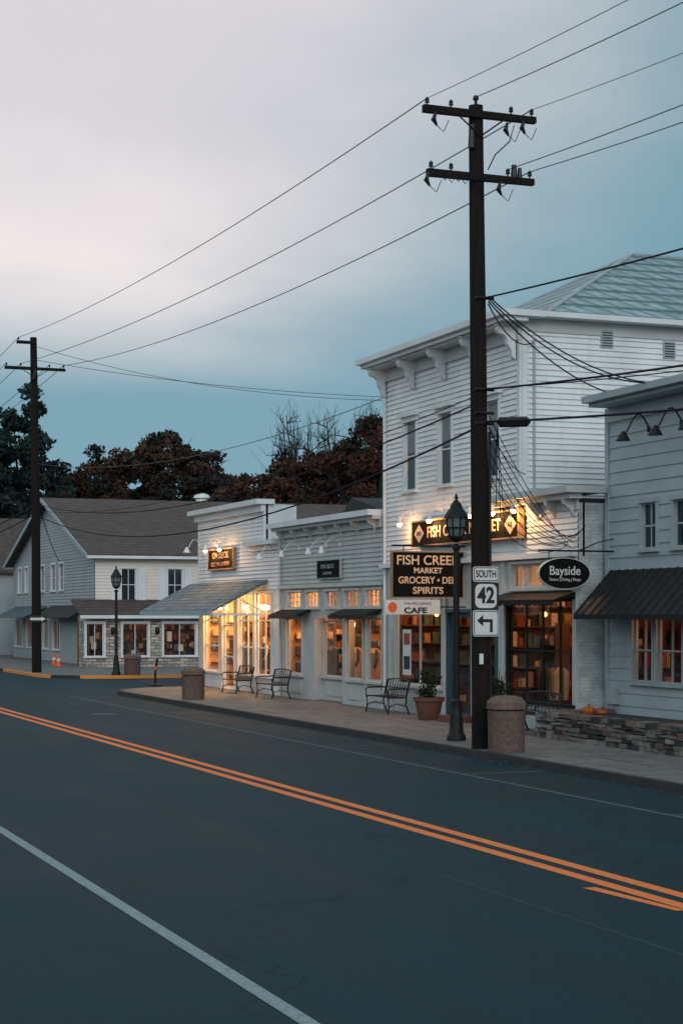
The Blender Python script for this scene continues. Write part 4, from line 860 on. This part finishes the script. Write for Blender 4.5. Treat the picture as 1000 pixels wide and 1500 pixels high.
for i in range(420):
    px=rs.uniform(-200,1100); D=rs.uniform(140,170); X,Y=at(px,D); cc.append((X,Y,rs.uniform(1,7.0+1.8*math.sin(px*.02)+2*rs.rand())))
leaves(g,'foliage_a',LM['dark'][0],cc[::2],2.3,110,.34,rs); leaves(g,'foliage_b',LM['dark'][1],cc[1::2],2.3,110,.34,rs); g.done()
g=G('unseen_screen_trees'); cc=[]  # unseen tree belt added to keep bright low sky out of window reflections
for i in range(300):
    cc.append((rs.uniform(-30,-18),rs.uniform(15,190),rs.uniform(.5,9+1.5*rs.rand())))
leaves(g,'foliage_a',LM['green'][0],cc[::2],2.4,60,.6,rs); leaves(g,'foliage_b',LM['brown'][2],cc[1::2],2.4,60,.6,rs)
for y in range(18,190,9): g.tube('trunks',M['bark'],[(-24,y,0),(-24+rs.uniform(-1,1),y,7)],[.3,.15],6)
g.done()

# ------------------------------------------------------------------ sky / world
w=bpy.data.worlds.new('World'); bpy.context.scene.world=w; w.use_nodes=True; nt=w.node_tree; bg=nt.nodes['Background']; L=nt.links.new
tc=nd(nt,'ShaderNodeTexCoord'); D_=tc.outputs['Generated']
def dot(v):
    n=nd(nt,'ShaderNodeVectorMath',operation='DOT_PRODUCT'); L(D_,n.inputs[0]); n.inputs[1].default_value=v; return n.outputs['Value']
def math_(op,a,b=None,c=None):
    n=nd(nt,'ShaderNodeMath',operation=op)
    for i,x in enumerate((a,b,c)):
        if x is None: continue
        if isinstance(x,(int,float)): n.inputs[i].default_value=x
        else: L(x,n.inputs[i])
    return n.outputs[0]
def mrange(x,a,b,c=0,d=1,sm=True):
    n=nd(nt,'ShaderNodeMapRange'); n.interpolation_type='SMOOTHSTEP' if sm else 'LINEAR'; L(x,n.inputs[0])
    for i,v in zip((1,2,3,4),(a,b,c,d)): n.inputs[i].default_value=v
    return n.outputs[0]
def mixc(f,a,b,blend='MIX'):
    n=nd(nt,'ShaderNodeMix',data_type='RGBA'); n.blend_type=blend
    if isinstance(f,(int,float)): n.inputs[0].default_value=f
    else: L(f,n.inputs[0])
    for i,x in ((6,a),(7,b)):
        if isinstance(x,tuple): n.inputs[i].default_value=c4(x)
        else: L(x,n.inputs[i])
    return n.outputs[2]
mp=nd(nt,'ShaderNodeMapping'); mp.inputs['Scale'].default_value=(1,1,2.6); mp.inputs['Rotation'].default_value=(.1,.15,.3); L(D_,mp.inputs[0])
nz=nd(nt,'ShaderNodeTexNoise'); nz.inputs['Scale'].default_value=3.2; nz.inputs['Detail'].default_value=5; nz.inputs['Roughness'].default_value=.5; L(mp.outputs[0],nz.inputs['Vector'])
N=math_('SUBTRACT',nz.outputs[0],.5)
p=dot((C,-S,0)); q=dot((0,0,1)); fwd=dot((S,C,0))
f=math_('ADD',math_('MULTIPLY',p,-.80),math_('MULTIPLY',q,.55)); f=math_('ADD',f,math_('MULTIPLY',N,.16))
cl=mrange(f,-.06,.22); cl=math_('MULTIPLY',cl,mrange(math_('ADD',q,math_('MULTIPLY',N,.10)),.12,.215)); cl=math_('MULTIPLY',cl,mrange(q,.45,.8,1,0)); cl=math_('MULTIPLY',cl,mrange(fwd,-.2,.3))
base=mixc(mrange(q,.03,.30),(.20,.36,.455),(.165,.325,.395))
ccol=mixc(mrange(nz.outputs[0],.35,.65),(.68,.65,.685),(.82,.75,.76))
ccol=mixc(mrange(q,.18,.28,.4,0),ccol,(.96,.86,.84))
col=mixc(cl,base,ccol)
gl=mrange(dot((-.72,-.66,.22)),.1,1.0); col=mixc(gl,col,(.84,.97,1.04))
col=mixc(mrange(q,.55,1.0),col,(.42,.58,.66))
sky=nd(nt,'ShaderNodeTexSky',sky_type='NISHITA'); sky.sun_disc=False; sky.sun_elevation=math.radians(6); sky.sun_rotation=math.radians(200)
sk=nd(nt,'ShaderNodeVectorMath',operation='MULTIPLY'); L(sky.outputs[0],sk.inputs[0]); sk.inputs[1].default_value=(.004,.006,.007)
ad=nd(nt,'ShaderNodeVectorMath',operation='ADD'); L(col,ad.inputs[0]); L(sk.outputs[0],ad.inputs[1])
L(ad.outputs[0],bg.inputs[0]); bg.inputs[1].default_value=1.0
s=bpy.data.lights.new('sun','SUN'); s.energy=.8; s.angle=math.radians(25); s.color=(1,.96,.94); so=bpy.data.objects.new('sun',s); bpy.context.collection.objects.link(so)
so.rotation_euler=Vector((.12,1,-.42)).to_track_quat('-Z','Y').to_euler()
# ------------------------------------------------------------------ camera
cam=bpy.data.cameras.new('camera'); co=bpy.data.objects.new('camera',cam); bpy.context.collection.objects.link(co)
cam.lens=F/1500*36; cam.sensor_width=36; cam.shift_y=.1; cam.clip_end=4000; co.location=(0,0,H); co.rotation_euler=(math.radians(90),0,-TH)
sc=bpy.context.scene; sc.camera=co; sc.view_settings.view_transform='Standard'; sc.view_settings.look='None'; sc.view_settings.exposure=0
